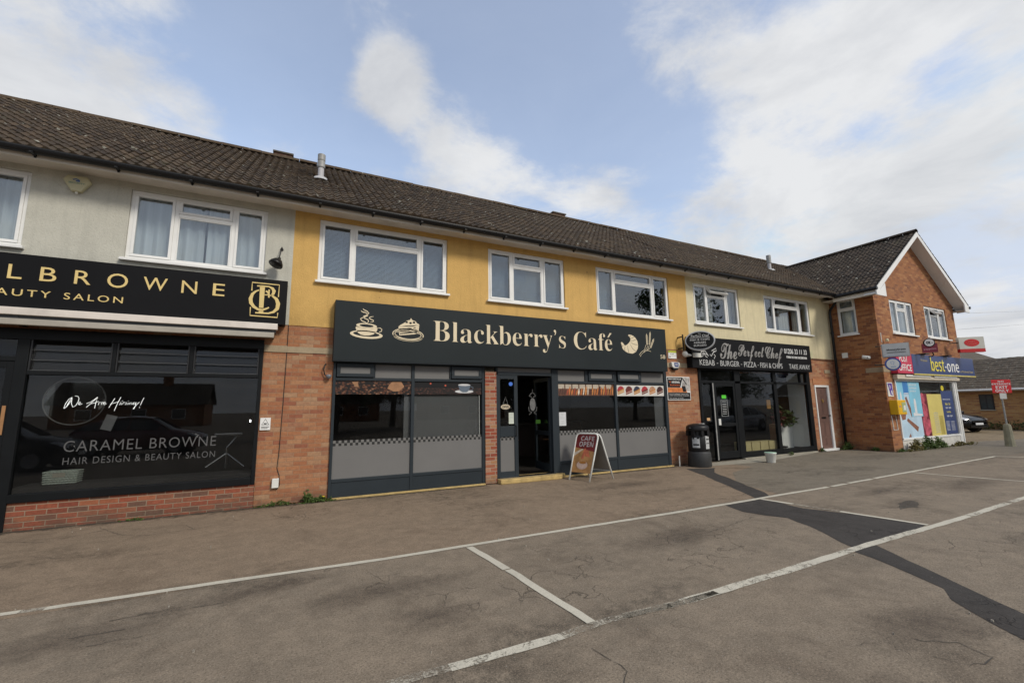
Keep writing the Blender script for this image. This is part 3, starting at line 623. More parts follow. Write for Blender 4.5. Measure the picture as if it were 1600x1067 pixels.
MB().box(-3.605, -3.565, -.032, -.021, 1.33, 1.74).build('push_plate', WOOD, do, bevel=.003); MB().box(-3.605, -3.57, -.03, -.021, 1.14, 1.2).build('letter_lock', CHROME, do); MB().lathe([(.02, 0), (.02, -.02), (.03, -.03), (.03, -.06), (.015, -.07)], -3.59, -.02, 14, 'y', 1.04).build('handle', BRASS, do)
MB().box(-4.5, -3.55, .01, .016, 2.45, 2.70).build('transom_glass', GL_SHOP, sfo)
MB().box(-4.6, -3.55, -.1, .1, 0, .05).build('doorstep', CONC, A)
# writing on the salon glass
t = MB(); text_mb(t, 'CARAMEL BROWNE', -2.91, -1.02, 1.055, 1.215, .019, .002, None, -.006, 1.1); t.build('window_lettering', DIMLET, sfo); t = MB(); text_mb(t, 'HAIR DESIGN & BEAUTY SALON', -2.90, -1.02, .870, .970, .019, .002, None, -.004, 1.15)
t.build('window_lettering', DIMLET, sfo)
# salon sign
s = thing('fascia_sign', 'long black fascia sign with wide spaced gold capitals and monogram over the hair salon', 'sign', (-4.8, -.1, 3.13))
MB().box(-9.2, -.10, -.2, -.002, 3.13, 3.935).build('panel', BLACKSIGN, s, bevel=.004)
t = MB()
for ch, a, b in (('L', -3.69, -3.54), ('B', -3.35, -3.17), ('R', -2.97, -2.78), ('O', -2.59, -2.34), ('W', -2.15, -1.84), ('N', -1.65, -1.44), ('E', -1.22, -1.05), ('E', -4.05, -3.88), ('M', -4.55, -4.27), ('A', -5.02, -4.76), ('R', -5.42, -5.22), ('A', -5.9, -5.64), ('C', -6.35, -6.12)):
    ex = .008 if ch in 'OC' else 0; t = MB(); text_mb(t, ch, a, b, 3.555-ex, 3.765+ex, -.2, .008); t.build('letter', GOLD, s)
t = MB()
text_mb(t, 'SALON', -3.06, -2.375, 3.305, 3.405, -.2, .008, None, 0, 1.35); text_mb(t, 'BEAUTY', -4.03, -3.205, 3.305, 3.405, -.2, .008, None, 0, 1.35); text_mb(t, 'HAIR DESIGN &', -6.2, -4.2, 3.305, 3.405, -.2, .008, None, 0, 1.3)
t.build('lettering', GOLD, s)
def S3(a, b): return pl(380+a/15.24, 435+b/15.24, -.21)
t = MB()
t.ribbon([S3(205, 290), S3(218, 92), S3(862, 158), S3(838, 440)], .018, -.208, -.2); t.ribbon([S3(172, 680), S3(160, 880), S3(812, 930), S3(822, 820)], .018, -.208, -.2)
t.ribbon([S3(380, 275), S3(300, 305), S3(220, 370), S3(175, 480), S3(185, 580), S3(250, 670), S3(350, 735), S3(460, 748), S3(550, 720), S3(615, 690)], [.02, .028, .045, .058, .058, .048, .036, .03, .03, .02], -.209, -.2)
t.prism([S3(400, 180), S3(520, 195), S3(480, 705), S3(375, 700)], -.209, -.2)
t.ribbon([S3(330, 178), S3(450, 180), S3(620, 198), S3(700, 240), S3(735, 300), S3(715, 370), S3(660, 410)], [.02, .025, .022, .045, .058, .045, .02], -.209, -.2)
t.ribbon([S3(500, 388), S3(620, 395), S3(700, 420), S3(790, 490), S3(832, 600), S3(810, 720), S3(720, 800), S3(600, 830), S3(450, 825), S3(285, 815)], [.018, .02, .03, .052, .065, .058, .04, .026, .024, .024], -.209, -.2)
t.prism([S3(370, 770), S3(480, 775), S3(480, 815), S3(365, 815)], -.2085, -.2); t.ribbon([S3(540, 300), S3(590, 330), S3(612, 400), S3(608, 460)], [.03, .03, .026, .018], -.209, -.2); t.ribbon([S3(620, 265), S3(612, 340), S3(610, 455)], .024, -.2095, -.2)
t.build('monogram', GOLD, s)
aw = thing('awning_cassette', 'cream closed awning box under the black salon sign', 'awning', (-4.7, 0, 2.9))
MB().box(-9.0, -.215, -.34, -.19, 3.01, 3.118).build('cover', mat('weathered_white_metal', (.66, .60, .54), .5, .08, 3, dirt=.5), aw, bevel=.008)
MB().prism([(-9.0, 2.865), (-.26, 2.865), (-.26, 2.955), (-9.0, 2.955)], -.36, -.30).build('front_bar', mat('grey_beige_metal', (.36, .33, .28), .5, .1, 3, dirt=.4), aw, bevel=.01)
b = MB(); b.box(-9.0, -.24, -.30, -.05, 2.96, 3.005); 
for x in (-.30, -3.5, -7): b.box(x, x+.03, -.31, -.02, 2.88, 3.0)
b.build('housing', DARKMETAL, aw)
MB().box(-8.9, -.5, -.30, -.24, 2.90, 2.958).build('rolled_canvas', mat('yellowed_canvas', (.22, .17, .08), .9, .4, 20), aw)
# small things on the salon front
ab = thing('alarm_box', 'cream hexagonal burglar alarm box on the grey wall between two windows', 'alarm', (-3.14, -.02, 5.2))
hx = [(-.17, .045), (-.115, .125), (.115, .125), (.17, .045), (.06, -.13), (-.06, -.13)]
MB().prism([(-3.14+a, 5.20+b) for a, b in hx], -.075, -.002).build('case', CREAMPLASTIC, ab, bevel=.015)
t = MB(); text_mb(t, 'SECURITY', -3.235, -3.045, 5.19, 5.212, -.0765, .002); t.build('lettering', mat('green_print', (.05, .2, .18), .6), ab)
t = MB(); t.ribbon([(-3.19, 5.25), (-3.15, 5.268), (-3.11, 5.25)], .015, -.0785, -.0765); t.box(-3.155, -3.105, -.0785, -.0766, 5.225, 5.247); t.build('emblem', mat('blue_print', (.05, .12, .3), .6), ab)
MB().lathe([(.012, 0), (.02, .01), (.012, .03)], -3.14, -.04, 10, 'z', 5.04).build('lamp', WHITEPLASTIC, ab)
lm = thing('wall_lamp', 'black swan neck lamp shade on the grey wall beside the gold monogram', 'lamp', (-.25, 0, 4.5))
MB().tube([(-.235, -.0, 4.58), (-.235, -.07, 4.60), (-.245, -.14, 4.50), (-.265, -.16, 4.37)], .011).build('arm', BLACKPL, lm); MB().lathe([(.028, 0), (.028, -.015)], -.235, 0, 14, 'y', 4.58).build('base', BLACKPL, lm)
MB(Matrix.Translation((-.30, -.19, 4.26))@Matrix.Rotation(R(22), 4, 'Y')@Matrix.Rotation(R(-15), 4, 'X')).lathe([(.118, -.05), (.122, -.045), (.108, 0), (.07, .06), (.035, .085), (.022, .12), (.0, .125)], 0, 0, 24).build('lamp_shade', BLACKPL, lm, smooth=True)
no = thing('notice', 'small white notice with black triangle on the brick beside the salon window', 'notice', (-.315, 0, 1.28))
MB().box(-.395, -.235, -.014, .011, 1.285, 1.495).build('plate', WHITELET, no)
t = MB(); t.ribbon([(-.37, 1.375), (-.315, 1.475), (-.26, 1.375)], .010, -.0165, -.0142, close=True); t.prism([(-.345, 1.405), (-.285, 1.405), (-.30, 1.385), (-.33, 1.385)], -.0165, -.0142); t.box(-.375, -.255, -.0165, -.0142, 1.335, 1.345); t.box(-.375, -.275, -.0165, -.0142, 1.312, 1.32); t.build('warning_mark', BLACKLET, no)
jb = thing('junction_box', 'white outdoor junction box low on the orange brick pier', 'junction box', (-.1, 0, .3))
MB().box(-.155, -.05, -.06, .011, .30, .455).build('case', WHITEPLASTIC, jb, bevel=.006)
MB().tube([(-.045, .005, 3.16), (-.05, .004, 2.4), (-.06, .004, 1.6), (-.075, .004, .9), (-.09, .004, .62), (-.05, .003, .5), (-.035, .003, .33), (-.07, .0, .27), (-.10, -.01, .30)], .006, 6).build('cable', DARKMETAL, jb)
cam_ = thing('security_camera', 'black bracket with a grey dome camera on the brick left of the cafe window', 'camera', (.63, 0, 2.3))
MB().tube([(.62, .01, 2.47), (.60, -.05, 2.45), (.58, -.06, 2.36), (.60, -.03, 2.27), (.66, -.06, 2.22)], .012).build('bracket', DARKMETAL, cam_)
MB().lathe([(.0, -.05), (.03, -.042), (.048, -.012), (.05, .01), (.035, .03), (0, .035)], .67, -.07, 18, 'z', 2.24).build('dome', mat('grey_dome', (.16, .17, .19), .2, .1), cam_, smooth=True)
# things seen in the salon window
mir = thing('round_mirror', 'large round mirror hanging inside the salon behind the neon writing', 'mirror', (-3.2, .9, 1.9))
MB().lathe([(.38, 0), (.38, .02)], -3.1, .8, 40, 'y', 1.82).build('glass', mat('mirror_glass', (.15, .15, .14), .08, .02, metal=.9), mir); MB().tube([(-3.1+.385*math.cos(a*.157), .8, 1.82+.385*math.sin(a*.157)) for a in range(41)], .010, 6).build('rim', GALV, mir)
def S8(a, b): return pl(80+a/8.894, 600+b/8.894, .10)
ne = MB(); W_ = .010
for st in ([(175, 335), (200, 270), (245, 210), (290, 185)], [(290, 188), (245, 250), (210, 315), (180, 340)], [(210, 318), (270, 240), (290, 225)], [(290, 190), (280, 270), (300, 320), (340, 300), (375, 245), (388, 200), (370, 168), (330, 165)],
           [(372, 285), (410, 262), (402, 245), (382, 262), (392, 290), (432, 272)], [(490, 272), (545, 250), (600, 215), (645, 182)], [(485, 325), (560, 260), (645, 184), (620, 260), (603, 338)], [(540, 275), (600, 262), (660, 240)],
           [(655, 288), (665, 252), (695, 255)], [(695, 285), (708, 252), (730, 256)], [(715, 272), (755, 262), (748, 247), (726, 262), (735, 288), (770, 270)], [(800, 328), (840, 265), (885, 198)], [(875, 372), (920, 270), (970, 180)], [(820, 278), (880, 262), (945, 240)],
           [(950, 288), (968, 250), (975, 288), (1000, 265), (1008, 250), (1030, 258)], [(1030, 288), (1048, 252), (1055, 286), (1085, 258), (1080, 285), (1112, 252), (1118, 284), (1150, 262)], [(1160, 252), (1140, 262), (1140, 284), (1165, 280), (1180, 252), (1170, 300), (1150, 345), (1135, 345), (1170, 305), (1225, 250)], [(1290, 190), (1262, 240), (1240, 295)], [(1224, 318), (1230, 330)], [(1070, 238), (1076, 234)], [(985, 236), (992, 230)]):
    ne.tube([(S8(*q)[0], .10, S8(*q)[1]) for q in st], .0034, 6)
ne.build('neon_sign', emit('neon_white', (1, .98, .95), 1.6), loc=(-2.5, .1, 1.7), label='white handwritten neon sign reading We Are Hiring! in the salon window', cat='neon sign')
bk = thing('basket', 'small white wicker basket on the salon window ledge', 'basket', (-2.95, .2, .6))
ba = MB()
for k in range(6):
    z = .60+k*.032; rr = [(-3.12-.002*k, .12), (-2.76+.002*k, .12), (-2.76+.002*k, .34), (-3.12-.002*k, .34)]
    n = 18
    for e0 in range(4):
        p, q = rr[e0], rr[(e0+1) % 4]; pts = [(p[0]+(q[0]-p[0])*i/n, p[1]+(q[1]-p[1])*i/n+.005*(-1)**(i+k), z) for i in range(n+1)]; ba.tube(pts, .011, 5)
ba.build('weave', mat('white_wicker', (.50, .55, .47), .7, .15, 20), bk); MB().box(-3.02, -2.88, .098, .104, .69, .75).build('tag_label', mat('basket_tag', (.38, .35, .28), .7), bk)
MB().box(-3.4, -.48, .03, .55, .45, .58).build('display_ledge', ROOM, A)
st = thing('salon_trolley', 'chrome salon stool frame standing inside the salon at the right', 'stool', (-1.0, 1.2, .02))
c0 = Vector((-.95, 1.0, .02))
for nm, pts in (('leg', [(-1.25, .9, .62), (-.95, 1.0, .85)]), ('leg', [(-.65, .9, .60), (-.95, 1.0, .85)]), ('leg', [(-.95, 1.35, .62), (-.95, 1.0, .85)])): MB().tube(pts, .016, 8).build(nm, CHROME, st)
MB().tube([(-.95, 1.0, .58), (-.95, 1.0, .95), (-.78, 1.0, 1.18)], .02, 8).build('column', CHROME, st); MB().box(-1.15, -.7, .85, 1.2, 1.18, 1.22).build('tray', CHROME, st, bevel=.01)
MB().box(-.58, -.56, 0.4, .42, 1.42, 1.46).build('spotlight', emit('spot_white', (1, 1, 1), 12), loc=(-.57, .41, 1.42), label='tiny bright white spotlight shining inside the salon at right', cat='light')
pap = MB(Matrix.Translation((-2.55, .35, 1.35))@Matrix.Rotation(R(16), 4, 'Y')); pap.box(-.07, .07, -.003, .003, 0, .24); pap.build('paper_notice', mat('grey_paper', (.22, .22, .22), .8), loc=(-2.55, .35, 1.35), label='grey sheet of paper pinned up inside the salon window', cat='paper')

# ================================================================== cafe building
Bc = thing('shop_building', 'yellow rendered cafe building with brown tiled roof in the middle of the row', 'shop', (5.1, 0, 0))
WC = [(.394, 2.984, 4.02, 5.305), (3.966, 6.056, 3.99, 5.27), (7.043, 9.617, 3.97, 5.25)]
shell(Bc, -.046, 10.322, BR_PIER, YELLOW, list(WC), [(.75, 9.29, 0, 2.62)])
casement(Bc, *WC[0], fr=(.245, .765), back='blind', fan=.30); casement(Bc, *WC[1], fr=(.30, .70), back='blind', fan=.28); casement(Bc, *WC[2], fr=(.235, .765), back='blindleft', fan=.27)
main_roof(Bc, -.046, 10.322); eaves(Bc, -.046, 10.322)
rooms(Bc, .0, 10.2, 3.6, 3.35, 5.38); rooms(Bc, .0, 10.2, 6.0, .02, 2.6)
MB().box(-.045, .745, -.006, .011, 2.66, 2.77).build('lintel', LINTEL, Bc); MB().box(9.30, 10.32, -.006, .011, 2.66, 2.79).build('lintel', LINTEL, Bc)
MB().box(3.852, 4.118, -.055, .20, .02, 2.40).build('brick_pillar', BR_MIX, Bc)
MB().box(.70, 3.85, -.07, .3, 0, .035).build('plinth', TAN, Bc, bevel=.01); MB().prism([(5.80, 0), (9.30, 0), (9.30, .03), (5.80, .035)], -.10, .3).build('plinth', TAN, Bc, bevel=.01)
MB().slab([(4.13, .25), (4.13, -.22), (5.60, -.26), (5.82, -.12), (5.86, .25)], 0, .10).build('doorstep', TAN, Bc, bevel=.02)
sf = MB(); Y0, Y1 = -.03, .06
for a, b in ((.75, .80), (2.235, 2.30), (3.785, 3.85)): sf.box(a, b, Y0, Y1, .035, 2.50)
for a, b in ((5.575, 5.755), (7.455, 7.53), (9.19, 9.288)): sf.box(a, b, Y0, Y1, .035 if a > 5.7 else .10, 2.50)
for a, b in ((1.49, 1.52), (3.05, 3.08), (6.55, 6.64), (8.32, 8.38)): sf.box(a, b, Y0, Y1, 2.2255, 2.4845)
for a, b in ((.80, 2.235), (2.30, 3.785), (5.755, 7.455), (7.53, 9.19)):
    sf.box(a, b, Y0, Y1, 2.165, 2.225); sf.box(a, b, Y0, Y1, 2.485, 2.50); sf.box(a, b, Y0, Y1, .30, .36)
    sf.box(a, b, -.018, .05, .035, .299)
sf.box(4.12, 5.575, Y0, Y1, 2.335, 2.405); sf.box(4.12, 4.17, Y0, Y1, .10, 2.50)
sf.box(.75, 9.288, Y0, Y1, 2.501, 2.56)
sfo = sf.build('shopfront', ANTH, Bc, bevel=.005)
def vent(a, b, c, d, tilt=0, name='vent_window'):
    o_ = MB(Matrix.Translation((0, Y0, d))@Matrix.Rotation(R(-tilt), 4, 'X')@Matrix.Translation((0, -Y0, -d)))
    i = .065
    o_.box(a, b, Y0-.03, Y0+.02, c, c+i); o_.box(a, b, Y0-.03, Y0+.02, d-i, d); o_.box(a, a+i, Y0-.03, Y0+.02, c+i, d-i); o_.box(b-i, b, Y0-.03, Y0+.02, c+i, d-i)
    f = o_.build(name, ANTH, sfo, bevel=.005); q = MB(o_.m); q.box(a+i, b-i, Y0-.012, Y0-.006, c+i, d-i); q.build('frosted_pane', FILM, f)
vent(.81, 1.49, 2.235, 2.485); vent(3.08, 3.77, 2.235, 2.485); vent(6.64, 7.45, 2.235, 2.485); vent(7.55, 8.32, 2.235, 2.485, 6)
for a, b in ((1.52, 2.235), (2.30, 3.05), (5.755, 6.55), (8.38, 9.19)): MB().box(a, b, .0, .008, 2.226, 2.484).build('frosted_pane', FILM, sfo)
MB().box(4.17, 5.575, .0, .008, 2.405, 2.50).build('frosted_pane', FILM, sfo)
STRIP = {'a': beans('coffee_bean_print', (.055, .018, .010), (.12, .045, .022), (.22, .11, .06), 19), 'b': beans('dark_coffee_bean_print', (.022, .009, .007), (.045, .018, .012), (.08, .03, .02), 24, .5)}
for i, (a, b) in enumerate(((.80, 2.235), (2.30, 3.785), (5.755, 7.455), (7.53, 9.19))):
    MB().box(a, b, .0, .006, .36, 2.165).build('shop_window', GL_SHOP, sfo)
    fm = MB(); fm.box(a, b, -.003, -.001, .36, .95); fm.build('frosted_film', FILM, sfo)
    MB().box(a, b, -.003, -.001, .95, 1.05).build('checkered_strip', CHECK, sfo)
MB().box(.80, 2.235, -.004, -.001, 1.905, 2.165).build('coffee_bean_picture', STRIP['a'], sfo)
hs = MB(); hs.prism([pl(500+340/3.232, 460+475/3.232, 0), pl(500+350/3.232, 460+455/3.232, 0), pl(500+365/3.232, 460+441/3.232, 0), pl(500+410/3.232, 460+441/3.232, 0), pl(500+425/3.232, 460+465/3.232, 0), pl(500+400/3.232, 460+488/3.232, 0), pl(500+370/3.232, 460+490/3.232, 0)], -.006, -.0045)
hs.prism([pl(500+160/3.232, 460+441/3.232, 0), pl(500+190/3.232, 460+441/3.232, 0), pl(500+195/3.232, 460+465/3.232, 0), pl(500+180/3.232, 460+468/3.232, 0)], -.006, -.0045); hs.build('scoop_picture', mat('tan_print', (.30, .15, .07), .6, .25, 9), sfo)
MB().box(2.30, 3.785, -.004, -.001, 1.905, 2.04).build('coffee_bean_picture', STRIP['b'], sfo); MB().box(2.30, 3.785, -.0035, -.001, 2.04, 2.165).build('dark_print', BLACKLET, sfo)
def P4(a, b): return pl(500+a/3.232, 460+b/3.232, 0)
cu = MB(); cu.prism([P4(697, 458), P4(705, 485), P4(720, 494), P4(740, 494), P4(752, 484), P4(760, 458)], -.008, -.0045); cu.ribbon([P4(760, 465), P4(773, 470), P4(770, 482), P4(755, 484)], .014, -.008, -.0045); cu.build('cup_picture', mat('blue_grey_print', (.10, .13, .17), .4), sfo)
cu = MB(); cu.prism([(P4(728, 490)[0]+.24*math.cos(a*.3307)*.88, P4(728, 490)[1]+.035*math.sin(a*.3307)) for a in range(19)], -.0065, -.0045); cu.prism([(P4(728, 458)[0]+.145*math.cos(a*.3307)*.95, P4(728, 457)[1]+.022*math.sin(a*.3307)) for a in range(19)], -.0095, -.0085); cu.build('saucer_picture', mat('white_print', (.55, .55, .55), .5), sfo)
cu = MB(); cu.prism([(P4(558, 450)[0]+.02*math.cos(a*.57), P4(558, 450)[1]+.02*math.sin(a*.57)) for a in range(11)], -.0065, -.0045); cu.prism([(P4(633, 460)[0]+.02*math.cos(a*.57), P4(633, 460)[1]+.02*math.sin(a*.57)) for a in range(11)], -.0065, -.0045); cu.build('red_dots_picture', mat('red_print', (.45, .07, .03), .5), sfo)
# pastries and cakes
zc0, zc1 = 1.875, 2.145
MB().box(5.757, 7.453, -.004, -.001, zc0, zc1+.015).build('pastry_picture', mat('brown_print', (.10, .04, .02), .5, .4, 8), sfo)
rr = random.Random(3); pc = [('dark', (.06, .015, .01)), ('orange', (.45, .14, .03)), ('white', (.60, .52, .42)), ('amber', (.50, .20, .05)), ('red', (.30, .05, .02))]
PM = {k: mat(k+'_pastry_print', c, .5, .3, 14) for k, c in pc}; bufs = {k: MB() for k, _ in pc}
seq = ['dark', 'dark', 'dark', 'red', 'orange', 'orange', 'red', 'orange', 'white', 'orange', 'white', 'amber', 'white', 'dark', 'amber', 'orange', 'orange', 'dark', 'orange', 'amber', 'red', 'amber', 'orange', 'amber']
for k, c in enumerate(seq):
    x = 5.80+k*.069; h = rr.uniform(.12, .22); tl = rr.uniform(.015, .05); wq = rr.uniform(.018, .032)
    bufs[c].ribbon([(x, zc0+.02), (x+tl*.5, zc0+.02+h*.5), (x+tl, zc0+.02+h)], [wq, wq*1.7, wq*.8], -.006-.0002*k, -.0045)
bg_ = MB()
for k in range(8): bg_.box(5.77+k*.205, 5.77+k*.205+.17, -.0052, -.0042, zc0+.17, zc1+.005)
bg_.build('tray_card_picture', mat('beige_print', (.42, .36, .28), .6), sfo)
for k, mb_ in bufs.items(): mb_.build('pastry_picture', PM[k], sfo)
MB().box(7.533, 9.187, -.004, -.001, zc0-.01, zc1).build('cake_picture', mat('pale_print', (.60, .58, .54), .5, .03), sfo)
cols_ = [((.35, .02, .03), (.50, .27, .08)), ((.12, .02, .015), (.20, .03, .02)), ((.02, .025, .05), (.45, .20, .04)), ((.38, .02, .03), (.13, .02, .015)), ((.42, .22, .12), (.48, .20, .06)), ((.05, .012, .01), (.09, .02, .015))]
for k, (c1, c2) in enumerate(cols_):
    x = 7.575+k*.272
    o_ = MB(); o_.prism([(x, zc0+.02), (x+.215, zc0+.09), (x+.215, zc0+.19), (x, zc0+.11)], -.0065, -.0045); o_.build('cake_slice_picture', mat('cake_sponge_print', c2, .5, .2, 20), sfo)
    o_ = MB(); o_.ribbon([(x, zc0+.06), (x+.215, zc0+.13)], .012, -.0075, -.0068); o_.build('cream_layer_picture', mat('cream_print', (.6, .5, .4), .5), sfo)
    o_ = MB(); o_.prism([(x, zc0+.102), (x+.215, zc0+.19), (x+.16, zc0+.235), (x+.10, zc0+.25), (x+.035, zc0+.22), (x-.012, zc0+.15)], -.0065, -.0045); o_.build('cake_topping_picture', mat('cake_topping_print', c1, .5, .4, 25), sfo)
# blinds behind the glass
b = MB(); b.box(2.11, 2.235, .05, .056, 1.0, 1.90); b.box(2.31, 3.72, .05, .056, 1.0, 1.90); b.box(8.86, 9.19, .05, .056, 1.0, 1.9); b.build('roller_blind', FILM_D, sfo)
MB().box(3.735, 3.75, .03, .045, 1.05, 1.90).build('blind_rail', UPVC, sfo)
# door: fixed side leaf with glazing, open leaf inside
dl = MB(); dl.box(4.17, 4.225, -.02, .04, .10, 2.335); dl.box(4.575, 4.665, -.02, .04, .10, 2.335); dl.box(4.225, 4.575, -.02, .04, 2.25, 2.335); dl.box(4.225, 4.575, -.02, .04, .975, 1.205); dl.box(4.225, 4.575, -.02, .04, .10, .235)
dlo = dl.build('side_door', ANTH, Bc, bevel=.005); MB().box(4.225, 4.575, .0, .006, 1.205, 2.25).build('pane', GL_SHOP, dlo); MB().box(4.225, 4.575, .0, .006, .235, .90).build('frosted_pane', FILM, dlo); MB().box(4.225, 4.575, .0, .006, .90, .975).build('checkered_strip', CHECK, dlo)
MB().tube([(4.60, -.02, .98), (4.60, -.06, 1.0), (4.60, -.06, 1.2), (4.60, -.02, 1.22)], .011, 8).build('handle', BLACKPL, dlo)
T2 = Matrix.Translation((5.56, .06, 0))@Matrix.Rotation(R(-96), 4, 'Z')
od = MB(T2); od.box(-.88, -.80, -.02, .03, .12, 2.32); od.box(-.08, 0, -.02, .03, .12, 2.32); od.box(-.80, -.08, -.02, .03, 2.22, 2.32); od.box(-.80, -.08, -.02, .03, .12, .30); od.box(-.80, -.08, -.02, .03, .95, 1.05)
odo = od.build('open_door', ANTH, Bc, bevel=.005); q = MB(T2); q.box(-.80, -.08, 0, .006, .30, 2.22); q.build('pane', GL_SHOP, odo)
dec = MB(); cxd, czd = 5.26, 1.68
dec.prism([(cxd+.078*math.cos(a*.2618), czd+.155*math.sin(a*.2618)) for a in range(24)], .35, .353)
for sg in (-1, 1):
    dec.ribbon([(cxd+sg*.02, czd+.175), (cxd+sg*.09, czd+.20), (cxd+sg*.05, czd+.25), (cxd, czd+.28)], .015, .35, .353); dec.ribbon([(cxd+sg*.115, czd-.06), (cxd+sg*.10, czd-.15), (cxd+sg*.03, czd-.19), (cxd+sg*.10, czd-.24)], .014, .35, .353)
dec.ribbon([(cxd, czd+.27), (cxd, czd+.36)], .010, .35, .353); dec.build('hanging_ornament', mat('frosted_ornament', (.13, .13, .13), .6, .4, 22), loc=(cxd, .35, 1.4), label='pale oval crest ornament hanging just inside the cafe doorway', cat='ornament')
MB().box(4.17, 5.575, -.10, .08, .10, .115).build('threshold', CHROME, Bc)
os_ = thing('open_plaque', 'small oval OPEN plaque hanging by a cord behind the cafe side door glass', 'plaque', (4.38, .0, 1.6))
ov = lambda cx, cz, a, b, n=24: [(cx+a*math.cos(k*2*math.pi/n), cz+b*math.sin(k*2*math.pi/n)) for k in range(n)]
MB().prism(ov(4.36, 1.63, .115, .055), -.006, -.002).build('board', mat('cream_board', (.50, .42, .30), .5), os_); t = MB(); text_mb(t, 'OPEN', 4.285, 4.435, 1.605, 1.655, -.0065, .002, HEAVY); t.build('lettering', BLACKLET, os_); MB().ribbon([(4.30, 1.68), (4.365, 1.85), (4.42, 1.68)], .004, -.005, -.003).build('cord', GREYLET, os_)
for nm, x0, x1, z0, z1, y, lab in (('paper_notice', 4.44, 4.565, 1.255, 1.50, -.002, 'pale green notice taped low on the cafe side door glass'), ('paper_notice', 5.765, 5.965, 1.17, 1.485, -.002, 'white opening hours sheet taped inside the cafe window right of the door')):
    n_ = thing(nm, lab, 'notice', ((x0+x1)/2, y, z0)); MB().box(x0, x1, y-.002, y, z0, z1).build('sheet', mat('notice_paper', (.52, .56, .48) if x0 < 5 else (.55, .56, .57), .7), n_)
    t = MB()
    for k, wk in enumerate((.5, .3, .0, .7, .6, .0, .4, .3, .5)):
        if wk: c = (x0+x1)/2; zz_ = z1-.03-k*(z1-z0-.05)/9; t.box(c-wk*(x1-x0)/2*.9, c+wk*(x1-x0)/2*.9, y-.0035, y-.0022, zz_-.008, zz_)
    t.build('printed_lines', GREYLET, n_)
MB().prism(ov(4.50, 2.14, .05, .045, 12), -.004, -.002).build('blue_sticker', mat('blue_sticker', (.05, .16, .6), .5), loc=(4.5, 0, 2.14), label='round blue sticker near the top of the cafe side door glass', cat='sticker')
MB().box(5.42, 5.55, .50, .505, 1.22, 1.31).build('green_sticker', mat('green_sticker', (.10, .30, .03), .5), loc=(5.48, .5, 1.22), label='small green sign inside the cafe doorway at right', cat='sticker')
# interior of the cafe: counter, tables, lamps
ctr = thing('counter', 'cafe serving counter in the dark room behind the windows', 'counter', (7.5, 4.4, .02)); MB().box(6.2, 9.4, 4.2, 4.9, .02, 1.05).build('base', mat('dark_wood', (.05, .03, .02), .5), ctr); MB().box(6.1, 9.5, 4.1, 5.0, 1.05, 1.10).build('top', mat('counter_top', (.08, .07, .06), .3), ctr)
for x, y, lab in ((4.3, 2.2, 'ceiling strip light inside the cafe left of the open door'), (5.3, 3.4, 'ceiling strip light further back inside the cafe')):
    MB().box(x, x+1.1, y, y+.09, 2.50, 2.54).build('strip_light', emit('tube_light', (1, .86, .62), 1.6), loc=(x, y, 2.5), label=lab, cat='light')
def table(x, y, lab):
    t = thing('cafe_table', lab, 'table', (x, y, .02)); MB().box(x-.35, x+.35, y-.35, y+.35, .74, .77).build('table_top', WOOD, t); MB().tube([(x, y, .04), (x, y, .74)], .03).build('leg', DARKMETAL, t); MB().lathe([(.22, 0), (.22, .02), (.04, .04)], x, y, 16, 'z', .02).build('foot', DARKMETAL, t)
table(5.2, 2.0, 'wooden cafe table inside the open doorway'); table(6.6, 1.2, 'wooden cafe table behind the window right of the door'); table(8.3, 1.2, 'wooden cafe table behind the rightmost cafe window')
# cafe sign
s = thing('fascia_sign', 'wide anthracite fascia sign with cream serif name and cup cake croissant and wheat drawings', 'sign', (4.95, 0, 2.53))
MB().box(.722, 9.18, -.2, -.002, 2.53, 3.676).build('panel', ANTH_SIGN, s, bevel=.003)
MB().box(.722, 9.18, -.195, -.0, 2.515, 2.53).build('lower_trim', ANTH, s)
YF, YB = -.205, -.2
t = MB(); text_mb(t, 'Blackberry’s Cafe', 2.62, 7.30, 2.865, 3.425, -.2, .006, SERIF, -.011, 1.0)
t.prism([(7.16, 3.33), (7.20, 3.335), (7.30, 3.45), (7.24, 3.45)], -.206, -.2); t.build('lettering', CREAMLET, s)
t = MB(); text_mb(t, '58', 8.94, 9.115, 2.86, 2.965, -.2, .005); t.build('house_number', CREAMLET, s)
def C1(a, b): return pl(540+a/11.43, 475+b/11.43, -.205)
def band(cx, cy, ao, bo, ai, bi, ox=0, oy=0, n=36, tilt=.09):
    q = MB()
    o_ = []; i_ = []
    for k in range(n):
        an = 2*math.pi*k/n; co, si = math.cos(an), math.sin(an)
        o_.append(C1(cx+ao*co, cy+bo*si+tilt*ao*co)); i_.append(C1(cx+ox+ai*co, cy+oy+bi*si+tilt*ai*co))
    return o_, i_
def ringp(mb, o_, i_, y0=-.205, y1=-.2):
    n = len(o_)
    for k in range(n): j = (k+1) % n; mb.prism([o_[k], o_[j], i_[j], i_[k]], y0, y1)
t = MB()
t.prism([C1(*p) for p in ((185, 400), (180, 430), (195, 470), (225, 515), (270, 545), (340, 562), (420, 562), (490, 545), (540, 510), (565, 465), (570, 420), (470, 440), (330, 432), (235, 412))], YF, YB)
ringp(t, *band(375, 388, 185, 45, 125, 26)); ringp(t, *band(370, 545, 292, 72, 235, 44, 0, -8))
t.ribbon([C1(*p) for p in ((585, 430), (620, 428), (648, 455), (640, 488), (600, 500))], .014, YF, YB)
